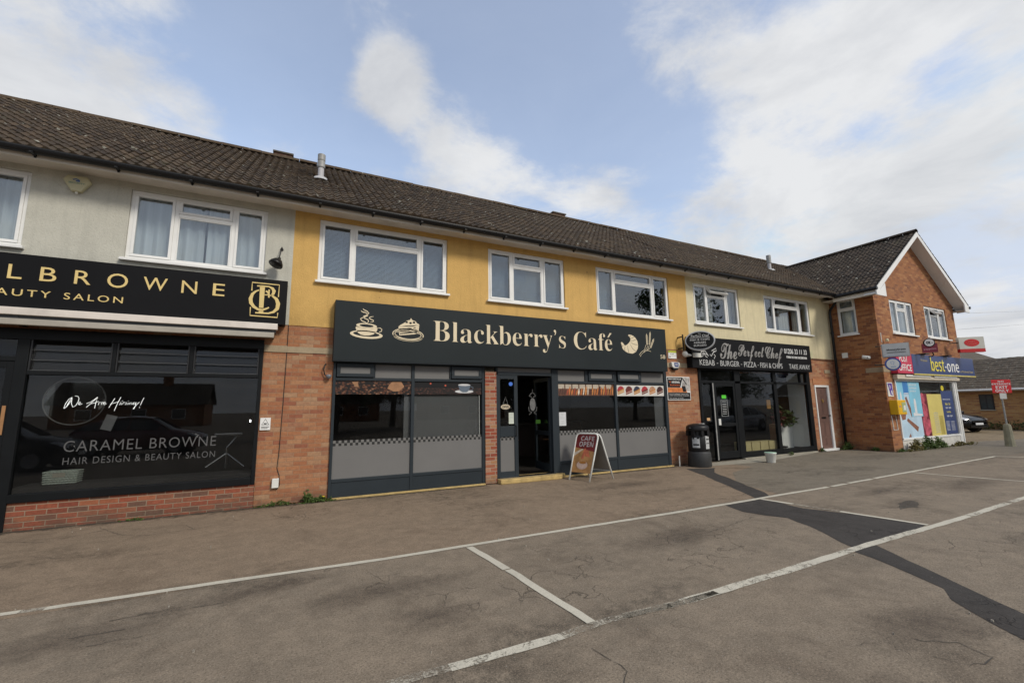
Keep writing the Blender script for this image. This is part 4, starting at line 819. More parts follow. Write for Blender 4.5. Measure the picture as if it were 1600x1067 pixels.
for st in (((310, 80), (330, 105), (385, 130), (415, 165), (395, 195), (330, 215), (300, 240)), ((275, 115), (300, 140), (360, 155), (400, 185), (395, 210), (320, 235), (265, 265), (290, 300), (350, 325), (385, 345)), ((300, 230), (340, 255), (400, 280), (410, 310), (385, 345)), ((500, 222), (440, 232), (420, 250), (445, 270), (495, 290), (500, 310), (440, 328))):
    n = len(st); t.ribbon([C1(*p) for p in st], [.006]+[.017]*(n-2)+[.006], YF, YB)
t.build('cup_drawing', CREAMLET, s)
t = MB(); ringp(t, *band(1115, 548, 280, 112, 264, 98)); ringp(t, *band(1115, 540, 240, 88, 228, 78)); ringp(t, *band(1115, 575, 265, 92, 258, 62, 0, -14))
t.prism([C1(*p) for p in ((945, 400), (985, 370), (1060, 330), (1080, 300), (1150, 285), (1168, 250), (1190, 285), (1250, 310), (1270, 340), (1315, 365), (1318, 385), (1200, 402), (1050, 405))], YF, YB)
t.prism([C1(*p) for p in ((945, 405), (1315, 390), (1300, 520), (1230, 540), (960, 560), (948, 480))], YF, YB); t.build('cake_drawing', CREAMLET, s)
t = MB()
for p in ((1090, 322), (1160, 340), (1222, 330)): cc = C1(*p); t.prism([(cc[0]+.026*math.cos(k*.57), cc[1]+.022*math.sin(k*.57)) for k in range(11)], -.2065, -.2055)
for a in (((965, 440), (985, 435), (985, 455), (965, 462)), ((1020, 435), (1060, 440), (1130, 425), (1190, 430), (1180, 440), (1060, 455), (1020, 458)), ((1205, 430), (1240, 415), (1260, 428), (1210, 440)), ((965, 475), (1285, 452), (1285, 458), (965, 483)), ((970, 520), (1280, 488), (1275, 508), (970, 538)), ((960, 410), (1070, 388), (1190, 385), (1300, 372), (1200, 397), (1050, 400))):
    t.prism([C1(*p) for p in a], -.2065, -.2055)
t.build('cake_drawing_detail', ANTH_SIGN, s)
def C2(a, b): return pl(960+a/15.24, 500+b/15.24, -.205)
t = MB(); t.prism([C2(*p) for p in ((325, 365), (345, 345), (400, 355), (460, 385), (510, 440), (545, 500), (565, 600), (555, 680), (510, 760), (440, 800), (370, 790), (310, 775), (240, 730), (195, 680), (175, 600), (155, 535), (180, 525), (215, 560), (250, 610), (300, 590), (345, 545), (378, 500), (385, 440), (355, 395))], YF, YB); t.build('croissant_drawing', CREAMLET, s)
t = MB()
for st in (((345, 398), (395, 375)), ((385, 440), (440, 420), (470, 395)), ((385, 490), (450, 490), (505, 470)), ((385, 530), (460, 575), (555, 590)), ((372, 570), (430, 680), (510, 745)), ((310, 610), (325, 700), (345, 775)), ((255, 620), (245, 670), (250, 735)), ((215, 590), (200, 620), (182, 625))): t.ribbon([C2(*p) for p in st], [.004]+[.010]*(len(st)-1), -.2065, -.2055)
t.build('croissant_drawing_detail', ANTH_SIGN, s)
t = MB()
for st, wd in ((((595, 830), (640, 765), (720, 705), (740, 630), (750, 590)), .010), (((615, 870), (660, 800), (740, 740), (800, 690), (830, 600)), .010), (((620, 850), (720, 740), (790, 640), (775, 590)), .009), (((740, 735), (810, 725), (870, 748)), .009), (((740, 735), (830, 690), (850, 660)), .009)): t.ribbon([C2(*p) for p in st], wd, YF, YB)
def ear(p0, p1, n):
    a, b = Vector(C2(*p0)), Vector(C2(*p1)); d = (b-a); pe = Vector((-d.y, d.x)).normalized(); st = d.length/n
    for k in range(n):
        c = a+d*(k/n)
        for sg in (-1, 1):
            q = c+pe*sg*.026; t.prism([tuple(c+pe*sg*.004), tuple(q+d.normalized()*st*.3), tuple(q+d.normalized()*st*1.0), tuple(c+pe*sg*.006+d.normalized()*st*.9)], YF, YB)
    t.prism([tuple(b-pe*.012), tuple(b+pe*.012), tuple(b+d.normalized()*.05)], YF, YB)
ear((835, 590), (850, 310), 9); ear((780, 590), (768, 360), 8); ear((860, 660), (930, 470), 7); t.build('wheat_drawing', CREAMLET, s)
# pavement sign
ab = thing('pavement_sign', 'white framed A-board reading CAFE OPEN standing outside the cafe window', 'A-board', (6.2, -.6, 0))
TL, TRt = Vector((5.93, -.32, .985)), Vector((6.27, -.82, .985))
fl, frr, bl, br = Vector((5.80, -.39, 0)), Vector((5.88, -.89, 0)), Vector((6.62, -.22, 0)), Vector((6.62, -.86, 0))
fl = Vector((5.72, -.42, 0)); frr = Vector((5.90, -.92, 0)); bl = Vector((6.42, -.22, 0)); br = Vector((6.62, -.84, 0))
t1 = Vector((6.04, -.33, 1.0)); t2 = Vector((6.24, -.87, 1.0))
def leafpanel(a, b, ta, tb, nm, k):
    r = .07; P = [a]; dA = (ta-a).normalized(); dB = (tb-b).normalized(); tt = (tb-ta).normalized()
    P += [a+(ta-a)*.5, ta-dA*.10, ta-dA*.05+tt*.012, ta-dA*.02+tt*.035, ta+tt*.08, tb-tt*.08, tb-dB*.02-tt*.035, tb-dB*.05-tt*.012, tb-dB*.10, b+(tb-b)*.5, b]
    MB().tube(P, .0185, 10).build(nm, WHITEPLASTIC, ab, smooth=True)
leafpanel(fl, frr, t1, t2, 'front_frame', 0); leafpanel(bl, br, t1+Vector((.035, 0, 0)), t2+Vector((.035, 0, 0)), 'rear_frame', 1)
MB().tube([tuple(bl+(t1-bl)*.18), tuple(br+(t2-br)*.18)], .008).build('crossbar', WHITEPLASTIC, ab)
def fp(u, v, off=0.0):   # a point of the front panel: u across, v up
    p = (fl+(t1-fl)*v)*(1-u)+(frr+(t2-frr)*v)*u; n_ = (frr-fl).cross(t1-fl).normalized()
    if n_.x > 0: n_ = -n_
    return p+n_*off
def panel_quad(mb, u0, v0, u1, v1, off, sk=0): mb.face([tuple(fp(u0, v0, off)), tuple(fp(u1, v0, off)), tuple(fp(u1+sk, v1, off)), tuple(fp(u0+sk, v1, off))])
q = MB()
fr_ = [fp(.03, .17, .002), fp(.97, .17, .002), fp(.97, .93, .002), fp(.90, .985, .002), fp(.10, .985, .002), fp(.03, .93, .002)]; bk_ = [fp(.03, .17, -.004), fp(.97, .17, -.004), fp(.97, .93, -.004), fp(.90, .985, -.004), fp(.10, .985, -.004), fp(.03, .93, -.004)]
q.face([tuple(p) for p in fr_]); q.face([tuple(p) for p in bk_[::-1]])
for k in range(6): q.face([tuple(fr_[k]), tuple(bk_[k]), tuple(bk_[(k+1) % 6]), tuple(fr_[(k+1) % 6])])
q.build('poster', mat('caramel_print', (.42, .22, .08), .4, .35, 7), ab)
q = MB(); q.face([tuple(fp(.03, .70, .004)), tuple(fp(.97, .62, .004)), tuple(fp(.97, .93, .004)), tuple(fp(.90, .985, .004)), tuple(fp(.10, .985, .004)), tuple(fp(.03, .93, .004))]); q.build('poster_heading', mat('maroon_print', (.16, .018, .018), .4, .45, 5), ab)
def panel_text(body, u0, u1, v0, v1, off, style=HEAVY):
    m_ = MB(); text_mb(m_, body, u0, u1, v0, v1, 0, .0, style); m_.v = [fp(v.x, v.z, off) for v in m_.v]; return m_
a1 = panel_text('CAFE', .24, .86, .845, .945, .006); a2 = panel_text('OPEN', .20, .86, .715, .825, .006); n0 = len(a1.v); a1.v += a2.v; a1.f += [[i+n0 for i in f] for f in a2.f]; a1.build('poster_lettering', WHITELET, ab)
q = MB()
q.face([tuple(fp(.03+.12*0, .50, .004)), tuple(fp(.45, .66, .004)), tuple(fp(.47, .70, .004)), tuple(fp(.03, .58, .004))]); q.build('poster_shape', mat('cream_print2', (.6, .5, .38), .5, .2, 15), ab)
q = MB(); q.face([tuple(fp(.55, .52, .004)), tuple(fp(.80, .50, .004)), tuple(fp(.66, .68, .004)), tuple(fp(.52, .70, .004))]); q.face([tuple(fp(.40, .46, .005)), tuple(fp(.52, .46, .005)), tuple(fp(.56, .68, .005)), tuple(fp(.48, .68, .005))]); q.build('poster_shape', mat('coral_print', (.50, .14, .07), .5, .3, 15), ab)
q = MB(); q.face([tuple(fp(.5+.26*math.cos(k*.314), .33+.09*math.sin(k*.314), .004)) for k in range(20)]); q.face([tuple(p) for p in (fp(.30, .38, .006), fp(.36, .27, .006), fp(.62, .27, .006), fp(.72, .38, .006))]); q.build('poster_shape', mat('pink_cup_print', (.58, .42, .34), .5, .15, 20), ab)
q = MB(); q.face([tuple(fp(.51+.17*math.cos(k*.314), .385+.03*math.sin(k*.314), .008)) for k in range(20)]); q.build('poster_shape', mat('coffee_print', (.36, .15, .03), .5, .2, 20), ab)
# rear panel
q = MB(); rp = lambda u, v, o=0: (bl+(t1+Vector((.035, 0, 0))-bl)*v)*(1-u)+(br+(t2+Vector((.035, 0, 0))-br)*v)*u+Vector((o, 0, 0))
c_ = [rp(.03, .20), rp(.97, .20), rp(.97, .93), rp(.9, .98), rp(.1, .98), rp(.03, .93)]; q.face([tuple(p) for p in c_]); q.face([tuple(p+Vector((.005, 0, 0))) for p in c_[::-1]]); q.build('rear_poster', mat('grey_board_back', (.20, .19, .17), .6, .1), ab)

# ---- notices on the pier between cafe and takeaway
n_ = thing('notice', 'small white notice with a yellow green heading on the brick right of the cafe sign', 'notice', (9.6, 0, 2.92)); MB().box(9.44, 9.75, -.012, .011, 2.91, 3.13).build('plate', WHITELET, n_); MB().box(9.44, 9.75, -.014, -.0125, 3.07, 3.13).build('heading', mat('lime_print', (.42, .45, .04), .5), n_)
t = MB(); text_mb(t, 'TO LET', 9.50, 9.66, 3.02, 3.05, -.012, .002); t.box(9.47, 9.53, -.0135, -.0125, 2.95, 2.97); t.box(9.55, 9.72, -.0135, -.0125, 2.99, 2.995); t.build('printed_lines', BLACKLET, n_)
al = thing('alarm_box', 'white shield shaped burglar alarm with a blue badge on the brick above the orange advert', 'alarm', (9.62, 0, 2.6))
MB().prism([(9.47, 2.80), (9.78, 2.80), (9.79, 2.74), (9.74, 2.64), (9.55, 2.63), (9.49, 2.68)], -.08, .011).build('case', WHITEPLASTIC, al, bevel=.015); MB().prism([(9.51, 2.65), (9.74, 2.635), (9.70, 2.58), (9.56, 2.575)], -.075, .011).build('lower_case', BLACKPL, al, bevel=.01); MB().prism([(9.565, 2.785), (9.735, 2.785), (9.73, 2.67), (9.58, 2.67)], -.083, -.0805).build('badge', mat('navy_badge', (.03, .05, .18), .4), al)
t = MB(); text_mb(t, 'AMI', 9.60, 9.70, 2.71, 2.75, -.083, .002, HEAVY); t.build('badge_lettering', WHITELET, al)
ad = thing('advert_board', 'square black orange and white advertising board on the brick pier above the bin', 'sign', (9.74, 0, 1.75))
MB().box(9.30, 10.19, -.022, .011, 1.75, 2.40).build('board', WHITELET, ad, bevel=.003)
MB().box(9.32, 10.17, -.0245, -.0225, 1.77, 1.96).build('lower_band', BLACKLET, ad); MB().prism([(9.32, 2.38), (9.92, 2.38), (9.80, 2.10), (9.32, 2.10)], -.0245, -.0225).build('heading_band', BLACKLET, ad)
MB().prism([(9.32, 2.095), (9.85, 2.095), (9.95, 2.16), (10.06, 1.965), (9.32, 1.965)], -.0255, -.0225).build('orange_band', mat('orange_print', (.55, .17, .04), .5, .35, 9), ad); MB().prism([(9.93, 2.38), (10.17, 2.38), (10.17, 2.0), (10.06, 2.0), (9.86, 2.15)], -.0247, -.0225).build('photo_area', mat('grey_photo_print', (.35, .33, .31), .5, .5, 12), ad); MB().prism([(9.85, 2.14), (10.0, 2.14), (10.02, 1.98), (9.9, 1.98)], -.0262, -.0257).build('photo_shape', BLACKLET, ad); MB().prism([(9.92, 2.36), (10.06, 2.19), (10.05, 2.17), (9.90, 2.33)], -.0262, -.0250).build('photo_shape', BLACKLET, ad)
t = MB(); text_mb(t, 'MOTORCYCLE', 9.36, 9.84, 2.315, 2.355, -.0245, .002, HEAVY); text_mb(t, 'ARSENAL', 9.48, 9.80, 2.22, 2.275, -.0245, .002, HEAVY); text_mb(t, 'SERVICE REPAIRS TYRES MOT', 9.36, 10.10, 1.905, 1.925, -.0245, .002); text_mb(t, 'CARS VANS BIKES TRAILERS', 9.36, 10.12, 1.865, 1.885, -.0245, .002); text_mb(t, 'CALL OR VISIT US TODAY', 9.36, 9.9, 1.795, 1.815, -.0245, .002); t.build('lettering', WHITELET, ad)
t = MB(); text_mb(t, 'REPAIRS', 9.42, 9.78, 2.145, 2.185, -.0245, .002, HEAVY, 0, 1.3); t.prism([(9.38, 2.28), (9.41, 2.22), (9.47, 2.28), (9.42, 2.25)], -.0265, -.0247); t.build('orange_lettering', mat('orange_letters', (.60, .12, .03), .5), ad)

# ================================================================== takeaway building
K = thing('shop_building', 'cream rendered takeaway building with a black shopfront and brown side door', 'shop', (14, 0, 0))
WK = [(10.63, 12.682, 3.955, 5.235), (13.945, 16.486, 3.945, 5.205)]
shell(K, 10.322, 17.80, BR_PIER, CREAM, list(WK), [(10.57, 16.0, 0, 2.66), (16.28, 17.14, 0, 2.235)])
casement(K, *WK[0], fr=(.29, .71), fan=.27, back='halves', open_fan=True); casement(K, *WK[1], fr=(.22, .76), fan=.27, back='mid')
main_roof(K, 10.322, 20.6); eaves(K, 10.322, 17.30)
rooms(K, 10.45, 17.7, 3.6, 3.35, 5.38); rooms(K, 10.45, 16.1, 5.0, .02, 2.6)
MB().box(16.05, 17.75, .2, .24, 0, 3.0).build('lobby_wall', ROOM, K)
MB().box(10.324, 10.56, -.006, .011, 2.66, 2.79).build('lintel', LINTEL, K); MB().box(17.0, 17.35, -.006, .011, 2.66, 2.78).build('lintel', LINTEL, K)
soldier = brick('soldier_course_brick', [(.45, .19, .08), (.40, .15, .065), (.48, .22, .10)], (.33, .22, .13), .008)
for nt_ in (soldier,):
    pass
MB().box(16.22, 17.2, -.004, .011, 2.24, 2.46).build('door_arch', soldier, K)
sf = MB()
for a, b, c, d in ((10.57, 10.66, 0, 2.62), (11.08, 11.17, .04, 2.25), (12.10, 12.36, .04, 2.62), (13.98, 14.14, .04, 2.62), (15.80, 16.0, 0, 2.62), (10.66, 15.80, 2.24, 2.31), (10.57, 16.0, 2.62, 2.66), (12.36, 13.98, .14, .20), (14.14, 15.80, .14, .20), (12.36, 13.98, .04, .139), (14.14, 15.80, .04, .139)): sf.box(a, b, -.03, .06, c, d)
sf.box(15.45, 15.50, -.025, .055, 2.31, 2.62)
sfo = sf.build('shopfront', BLACKFRAME, K, bevel=.005)
for a, b, c, d, nm in ((12.36, 13.98, .20, 2.24, 'shop_window'), (14.14, 15.80, .20, 2.24, 'shop_window'), (10.66, 12.10, 2.31, 2.62, 'transom_glass'), (12.36, 13.98, 2.31, 2.62, 'transom_glass'), (14.14, 15.45, 2.31, 2.62, 'transom_glass'), (15.50, 15.80, 2.31, 2.62, 'transom_glass'), (10.66, 11.08, .06, 2.24, 'side_glass')): MB().box(a, b, .005, .011, c, d).build(nm, GL_SHOP, sfo)
dr = MB(); dr.box(11.17, 11.26, -.02, .03, .06, 2.24); dr.box(12.01, 12.10, -.02, .03, .06, 2.24); dr.box(11.26, 12.01, -.02, .03, 2.15, 2.24); dr.box(11.26, 12.01, -.02, .03, .06, .26); dr.box(11.26, 12.01, -.02, .03, .98, 1.07)
dro = dr.build('door', BLACKFRAME, K, bevel=.005); MB().box(11.26, 12.01, .0, .006, .26, 2.15).build('pane', GL_SHOP, dro); MB().box(11.09, 11.13, -.045, -.031, .04, 2.24).build('edge_strip', GALV, dro)
MB().box(11.24, 11.33, -.05, -.02, 1.02, 1.20).build('handle', WHITEPLASTIC, dro, bevel=.006)
t = MB(); t.box(11.50, 11.69, -.003, -.0005, 1.79, 1.89); t.build('green_sticker', mat('bright_green', (.08, .55, .03), .5), loc=(11.6, 0, 1.79), label='bright green sticker on the takeaway door glass', cat='sticker')
hb = thing('opening_hours', 'black opening hours panel with white outline on the takeaway door glass', 'notice', (11.6, 0, 1.3)); t = MB(); t.ribbon([(11.45, 1.74), (11.73, 1.74), (11.73, 1.27), (11.45, 1.27)], .012, -.003, -.0005, close=True); t.build('outline', GREYLET, hb); t = MB(); text_mb(t, 'OPENING', 11.49, 11.69, 1.68, 1.71, -.0005, .002)
for k in range(7): t.box(11.50, 11.68, -.0025, -.0005, 1.62-k*.048, 1.632-k*.048)
t.build('printed_lines', GREYLET, hb)
MB().box(10.80, 10.93, -.002, .001, 1.16, 1.24).build('orange_sticker', mat('tan_sticker', (.5, .3, .14), .5), loc=(10.86, 0, 1.16), label='small orange sticker on the glass left of the takeaway door', cat='sticker')
# inside the takeaway window
MB().box(15.765, 15.79, .075, .62, .15, 2.60).build('white_partition', ROOMW, K); MB().box(15.0, 15.76, .60, .63, .1, 1.05).build('low_partition', ROOMW, K)
for k, xk in enumerate((12.40, 12.82, 13.24, 13.66)): MB().box(xk, xk+.38, .10, .4, .20, .46).build('crate', mat('yellow_box', (.50, .42, .20), .6, .12), loc=(xk+.19, .4, .2), label=['leftmost', 'second', 'third', 'rightmost'][k]+' of the four yellow boxes behind the middle takeaway window', cat='box', group='yellow boxes in the takeaway window')
MB().box(14.2, 14.42, .2, .4, .2, .95).build('wooden_post', WOOD, loc=(14.3, .5, .2), label='brown wooden stand beside the plant in the takeaway window', cat='stand')
pp = thing('pot_plant', 'tall leafy pot plant standing inside the right takeaway window', 'plant', (15.1, .55, .2)); MB().lathe([(.16, 0), (.22, .02), (.22, .06), (.14, .07)], 15.0, .6, 18, 'z', .14).build('tray', BLACKPL, pp)
MB().tube([(15.0, .6, .2), (14.98, .6, .6), (14.93, .6, 1.05), (14.9, .6, 1.3)], [.02, .016, .014, .01]).build('stem', BARK, pp)
def leaves(mb, c, rad, n, size, rng=random, flat=1.0, up=.3, shape=2.2):
    for _ in range(n):
        while 1:
            p = Vector((rng.uniform(-1, 1), rng.uniform(-1, 1), rng.uniform(-1, 1)))
            if p.length <= 1: break
        q = Vector((c[0]+p.x*rad[0], c[1]+p.y*rad[1], c[2]+p.z*rad[2])); a = Vector((rng.gauss(0, 1), rng.gauss(0, 1), rng.gauss(up, .6))).normalized(); b = a.cross(Vector((rng.gauss(0, 1), rng.gauss(0, 1), rng.gauss(0, 1)))).normalized()
        s_ = size*rng.uniform(.6, 1.3); L_ = a*s_*shape/2; W_ = b*s_/2; nn = a.cross(b)*s_*.15
        mb.face([tuple(q-L_), tuple(q+W_+nn), tuple(q+L_), tuple(q-W_+nn)])
lf = MB(); leaves(lf, (15.1, .35, 1.12), (.42, .22, .26), 170, .085, up=-.2, shape=3); leaves(lf, (14.8, .4, 1.35), (.2, .2, .2), 50, .08, shape=3); lf.build('leaves', POTLEAF, pp); lf = MB(); leaves(lf, (14.7, .4, 1.15), (.2, .2, .35), 70, .075, shape=2.4); lf.build('red_leaves', REDL, pp)
MB().box(14.65, 14.85, .7, .72, 1.45, 1.75).build('yellow_card', mat('ochre_card', (.45, .22, .04), .6), loc=(14.75, .7, 1.45), label='ochre card behind the pot plant in the takeaway window', cat='card')
# brown door
fo = MB(); fo.box(16.28, 16.335, -.01, .10, .06, 2.235); fo.box(17.03, 17.14, -.01, .10, .06, 2.235); fo.box(16.335, 17.03, -.01, .10, 2.165, 2.235); fo.box(16.25, 17.18, -.10, .12, .0, .07)
fo = fo.build('door_frame', UPVC, K, bevel=.006); dd = MB(); dd.box(16.336, 17.029, .03, .07, .071, 2.164); ddo = dd.build('door', BROWN_DOOR, K)
pn = MB()
for a, b in ((16.40, 16.65), (16.71, 16.96)):
    for c, d in ((.18, .42), (.50, .98), (1.22, 1.86), (1.93, 2.10)): pn.ribbon([(a, c), (b, c), (b, d), (a, d)], .018, .022, .032, close=True)
pn.build('door_moulding', BROWN_DOOR, ddo, bevel=.004); MB().box(16.55, 16.80, .018, .03, 1.08, 1.14).build('letterbox', BLACKPL, ddo, bevel=.004)
MB().tube([(16.68, .01, 1.75), (16.645, .0, 1.69), (16.68, -.005, 1.63), (16.715, .0, 1.69), (16.68, .01, 1.75)], .009).build('knocker', BRASS, ddo); MB().lathe([(.018, 0), (.018, -.03), (.028, -.04), (.02, -.06)], 17.0, .03, 12, 'y', 1.18).build('door_knob', BLACKPL, ddo)
# takeaway sign
s = thing('fascia_sign', 'black takeaway fascia sign with silver script name and white menu words', 'sign', (13, 0, 2.65))
MB().box(10.15, 15.90, -.2, -.002, 2.655, 3.555).build('panel', BLACKSIGN, s, bevel=.004)
def KK(a, b): return pl(1070+a/7.619, 510+b/7.619, -.205)
def tb(mb, body, TLp, BRp, style=None, off=0.0, y=-.2, th=.006, sp=1.0):
    a, b = KK(*TLp), KK(*BRp); text_mb(mb, body, a[0], b[0], b[1], a[1], y, th, style, off, sp)
t = MB(); y0_ = KK(420, 200)
for body, xa, xb, za, zb in (('The', 415, 610, 205, 380), ('Perfect', 632, 940, 222, 415), ('Chef', 955, 1165, 250, 435)):
    mid = (xa+xb)/2; A0 = KK(xa, za); A1 = KK(xb, zb); zt = KK(mid, za+((xb-xa)*.06))[1]; zb_ = KK(mid, zb-(xb-xa)*.02)[1]
    text_mb(t, body, A0[0]-.03, A1[0]+.05, zb_-.03, zt+.04, -.2, .014, SCRIPT, .006)
t.build('script_lettering', SILVER, s)
t = MB()
def wrd(body, xa, xb, zt, zb_, style=None, off=-.002): text_mb(t, body, xa, xb, zb_, zt, -.2, .006, style, off)
x_ = lambda a: KK(a, 450)[0]
for body, a, b in (('KEBAB', 180, 357), ('-', 383, 398), ('BURGER', 425, 650), ('-', 668, 683), ('PIZZA', 707, 850), ('-', 868, 880), ('FISH & CHIPS', 898, 1160), ('TAKE AWAY', 1240, 1485)):
    if body == '-': t.box(x_(a), x_(b), -.206, -.2, 2.80, 2.815)
    else: wrd(body, x_(a), x_(b), 2.895, 2.735)
t.build('menu_lettering', mat('soft_white_lettering', (.46, .46, .45), .6, .15, 14), s); t = MB(); wrd('01206 33 11 33', x_(1200), x_(1465), 3.40, 3.235, HEAVY, .0); wrd('FIND US ON FACEBOOK', x_(1222), x_(1462), 3.16, 3.085, HEAVY, 0); t.build('lettering', WHITELET, s)
t = MB()
for st in (((170, 360), (200, 300), (225, 320), (215, 355), (180, 360)), ((205, 330), (250, 325), (285, 350)), ((225, 300), (245, 350), (270, 370)), ((300, 330), (315, 355), (350, 290)), ((320, 290), (370, 260), (375, 290), (345, 305)), ((345, 330), (365, 350), (350, 385)), ((190, 295), (240, 290), (270, 330))): t.ribbon([KK(*p) for p in st], .016, -.205, -.2)
t.build('outline_drawing', WHITELET, s)
ps = thing('projecting_sign', 'black oval projecting sign listing fish and chips kebabs burgers', 'sign', (10.0, -.35, 3.05))
Tm = Matrix.Translation((10.16, -.50, 3.37))@Matrix.Rotation(R(-50), 4, 'Z')
q = MB(Tm); q.prism(ov(0, 0, .39, .275, 40), -.075, .075); q.build('rim', mat('silver_rim', (.48, .48, .48), .35, .05, metal=.5), ps, bevel=.012)
q = MB(Tm); q.prism(ov(0, 0, .355, .24, 40), -.082, -.076); q.prism(ov(0, 0, .355, .24, 40), .076, .082); q.build('face', BLACKLET, ps)
q = MB(Tm); text_mb(q, 'Perfect Chef', -.22, .24, .10, .165, -.082, .004); q.box(-.26, .26, -.086, -.082, .075, .083)
text_mb(q, 'FISH & CHIPS', -.25, .25, .0, .05, -.082, .004, None); text_mb(q, 'KEBABS', -.15, .15, -.08, -.03, -.082, .004, None); text_mb(q, 'BURGERS', -.16, .16, -.16, -.11, -.082, .004, None); text_mb(q, 'The', -.04, .04, .18, .205, -.082, .003); q.build('lettering', WHITELET, ps)
q = MB(); q.box(9.84, 9.87, -.16, .0, 3.50, 3.53); q.box(9.84, 9.87, -.16, .0, 3.18, 3.21); q.box(9.84, 9.87, -.20, -.17, 3.12, 3.58); q.build('bracket', DARKMETAL, ps)
fl_ = thing('floodlight', 'white security floodlight on the brick under the oval takeaway sign', 'light', (10.0, -.1, 3.0)); MB(Matrix.Translation((9.93, -.16, 3.03))@Matrix.Rotation(R(70), 4, 'Y')).lathe([(.04, -.05), (.085, -.02), (.09, .02), (.05, .05)], 0, 0, 16).build('head', WHITEPLASTIC, fl_, smooth=True); MB().tube([(9.97, -.16, 3.03), (10.1, -.2, 3.0), (10.14, -.05, 3.0), (10.14, .01, 3.0)], .03).build('arm', WHITEPLASTIC, fl_); MB().box(10.17, 10.42, -.30, -.21, 2.94, 3.06).build('sensor', WHITEPLASTIC, fl_, bevel=.01)
al = thing('alarm_box', 'pale alarm box and dangling wires beside the right end of the takeaway sign', 'alarm', (16.2, 0, 3.1)); MB().prism([(16.06, 3.42), (16.30, 3.42), (16.32, 3.25), (16.19, 3.13), (16.08, 3.22)], -.07, -.001).build('case', CREAMPLASTIC, al, bevel=.012); lf = MB(); leaves(lf, (16.14, -.03, 3.14), (.07, .02, .10), 18, .03); lf.build('bits_of_weed', LEAF, al)
MB().tube([(16.3, -.01, 3.14), (17.0, -.01, 3.12), (17.72, -.01, 3.13), (17.78, -.3, 3.12), (17.78, -1.0, 3.12)], .009, 6).build('cable', DARKMETAL, loc=(16.3, 0, 3.1), label='black cable run along the foot of the cream render towards the corner', cat='cable')
dp = thing('drainpipe', 'black downpipe in the corner between cream render and brown brick', 'drainpipe', (17.66, -.08, 0))
MB().tube([(17.42, -.50, 5.36), (17.42, -.48, 5.28), (17.50, -.30, 5.10), (17.60, -.12, 4.97), (17.60, -.10, 4.85), (17.60, -.10, .02)], .045, 12).build('pipe', BLACKPL, dp, smooth=True)
q = MB(); [q.lathe([(.055, 0), (.055, .07)], 17.60, -.10, 14, 'z', z) for z in (.9, 2.5, 4.1)]; q.build('collars', BLACKPL, dp)
# litter bin and bucket
bn = thing('litter_bin', 'black round litter bin with white stickers standing against the brick pier', 'bin', (9.78, -.42, 0))
bx, by = 9.88, -.43
MB().lathe([(.285, 0), (.295, .02), (.29, .36), (.262, .38), (.262, .40)], bx, by, 40).build('base', mat('dull_black_plastic', (.030, .031, .032), .55, .2, 4, dirt=.3), bn, smooth=True, bevel=.004)
MB().lathe([(.262, .40), (.268, .42), (.268, .80), (.262, .81)], bx, by, 40).build('body', BLACKPL, bn, smooth=True)
q = MB()   # hood: ring of posts with a lid, openings between
q.lathe([(.285, .93), (.29, .95), (.29, 1.02), (.27, 1.06), (.19, 1.10), (.10, 1.115), (0.001, 1.12)], bx, by, 40); q.build('hood', BLACKPL, bn, smooth=True)
q = MB()
for k in range(8): a = k*math.pi/4+.3; q.box(bx+.25*math.cos(a)-.045, bx+.25*math.cos(a)+.045, by+.25*math.sin(a)-.045, by+.25*math.sin(a)+.045, .80, .94)
q.build('hood_posts', BLACKPL, bn); q = MB(); q.lathe([(.20, .80), (.20, .935)], bx, by, 24); q.build('liner', DARKMETAL, bn)
q = MB(); q.lathe([(.03, -.02), (.045, 0), (.03, .03)], bx-.30, by, 10, 'z', 1.0); q.build('ear', BLACKPL, bn)
def curved(mb, a0, a1, r, z0, z1, n=8):
    for k in range(n):
        p, q_ = R(a0+(a1-a0)*k/n), R(a0+(a1-a0)*(k+1)/n); mb.face([(bx+r*math.cos(p), by+r*math.sin(p), z0), (bx+r*math.cos(q_), by+r*math.sin(q_), z0), (bx+r*math.cos(q_), by+r*math.sin(q_), z1), (bx+r*math.cos(p), by+r*math.sin(p), z1)])
q = MB(); curved(q, 188, 228, .2705, .50, .76); curved(q, 262, 295, .2705, .47, .80); q.build('sticker', mat('grey_white_sticker', (.45, .46, .46), .5, .25, 26), bn)
q = MB(); curved(q, 192, 224, .2715, .56, .60); curved(q, 190, 200, .2715, .72, .76); curved(q, 214, 226, .2715, .73, .76); curved(q, 264, 290, .2715, .60, .62); curved(q, 266, 292, .2715, .70, .73); q.build('sticker_print', BLACKLET, bn)
for k in range(3): q = MB(); q.box(bx-.02+k*.07, bx+.03+k*.07, by-.1, by-.05, 1.105, 1.118); q.build('litter_scrap', WHITELET, bn)
MB().tube([(9.45, -.14, 0), (9.45, -.14, .27)], .016).build('pipe_stub', WHITEPLASTIC, loc=(9.45, -.14, 0), label='short white pipe stub rising from the ground beside the bin', cat='pipe')
bu = thing('bucket', 'white plastic bucket standing before the takeaway window', 'bucket', (12.1, -.93, 0)); bq = MB()
bq.lathe([(.105, 0), (.112, .01), (.142, .24), (.150, .245), (.150, .265), (.135, .268), (.125, .25), (.10, .02)], 12.11, -.93, 30); bq.build('pail', WHITEPLASTIC, bu, smooth=True); MB().lathe([(.148, .262), (.152, .27), (.148, .278), (.12, .28), (.001, .279)], 12.11, -.93, 30).build('lid', mat('pale_green_lid', (.36, .55, .42), .4), bu)
plane_obj('concrete_ramp', [(9.95, -.12), (10.2, -.55), (12.0, -.75), (13.2, -.55), (16.0, -.12)], .0034, CONC); MB().box(12.2, 15.9, -.10, .25, .0, .035).build('plinth', CONC, K)

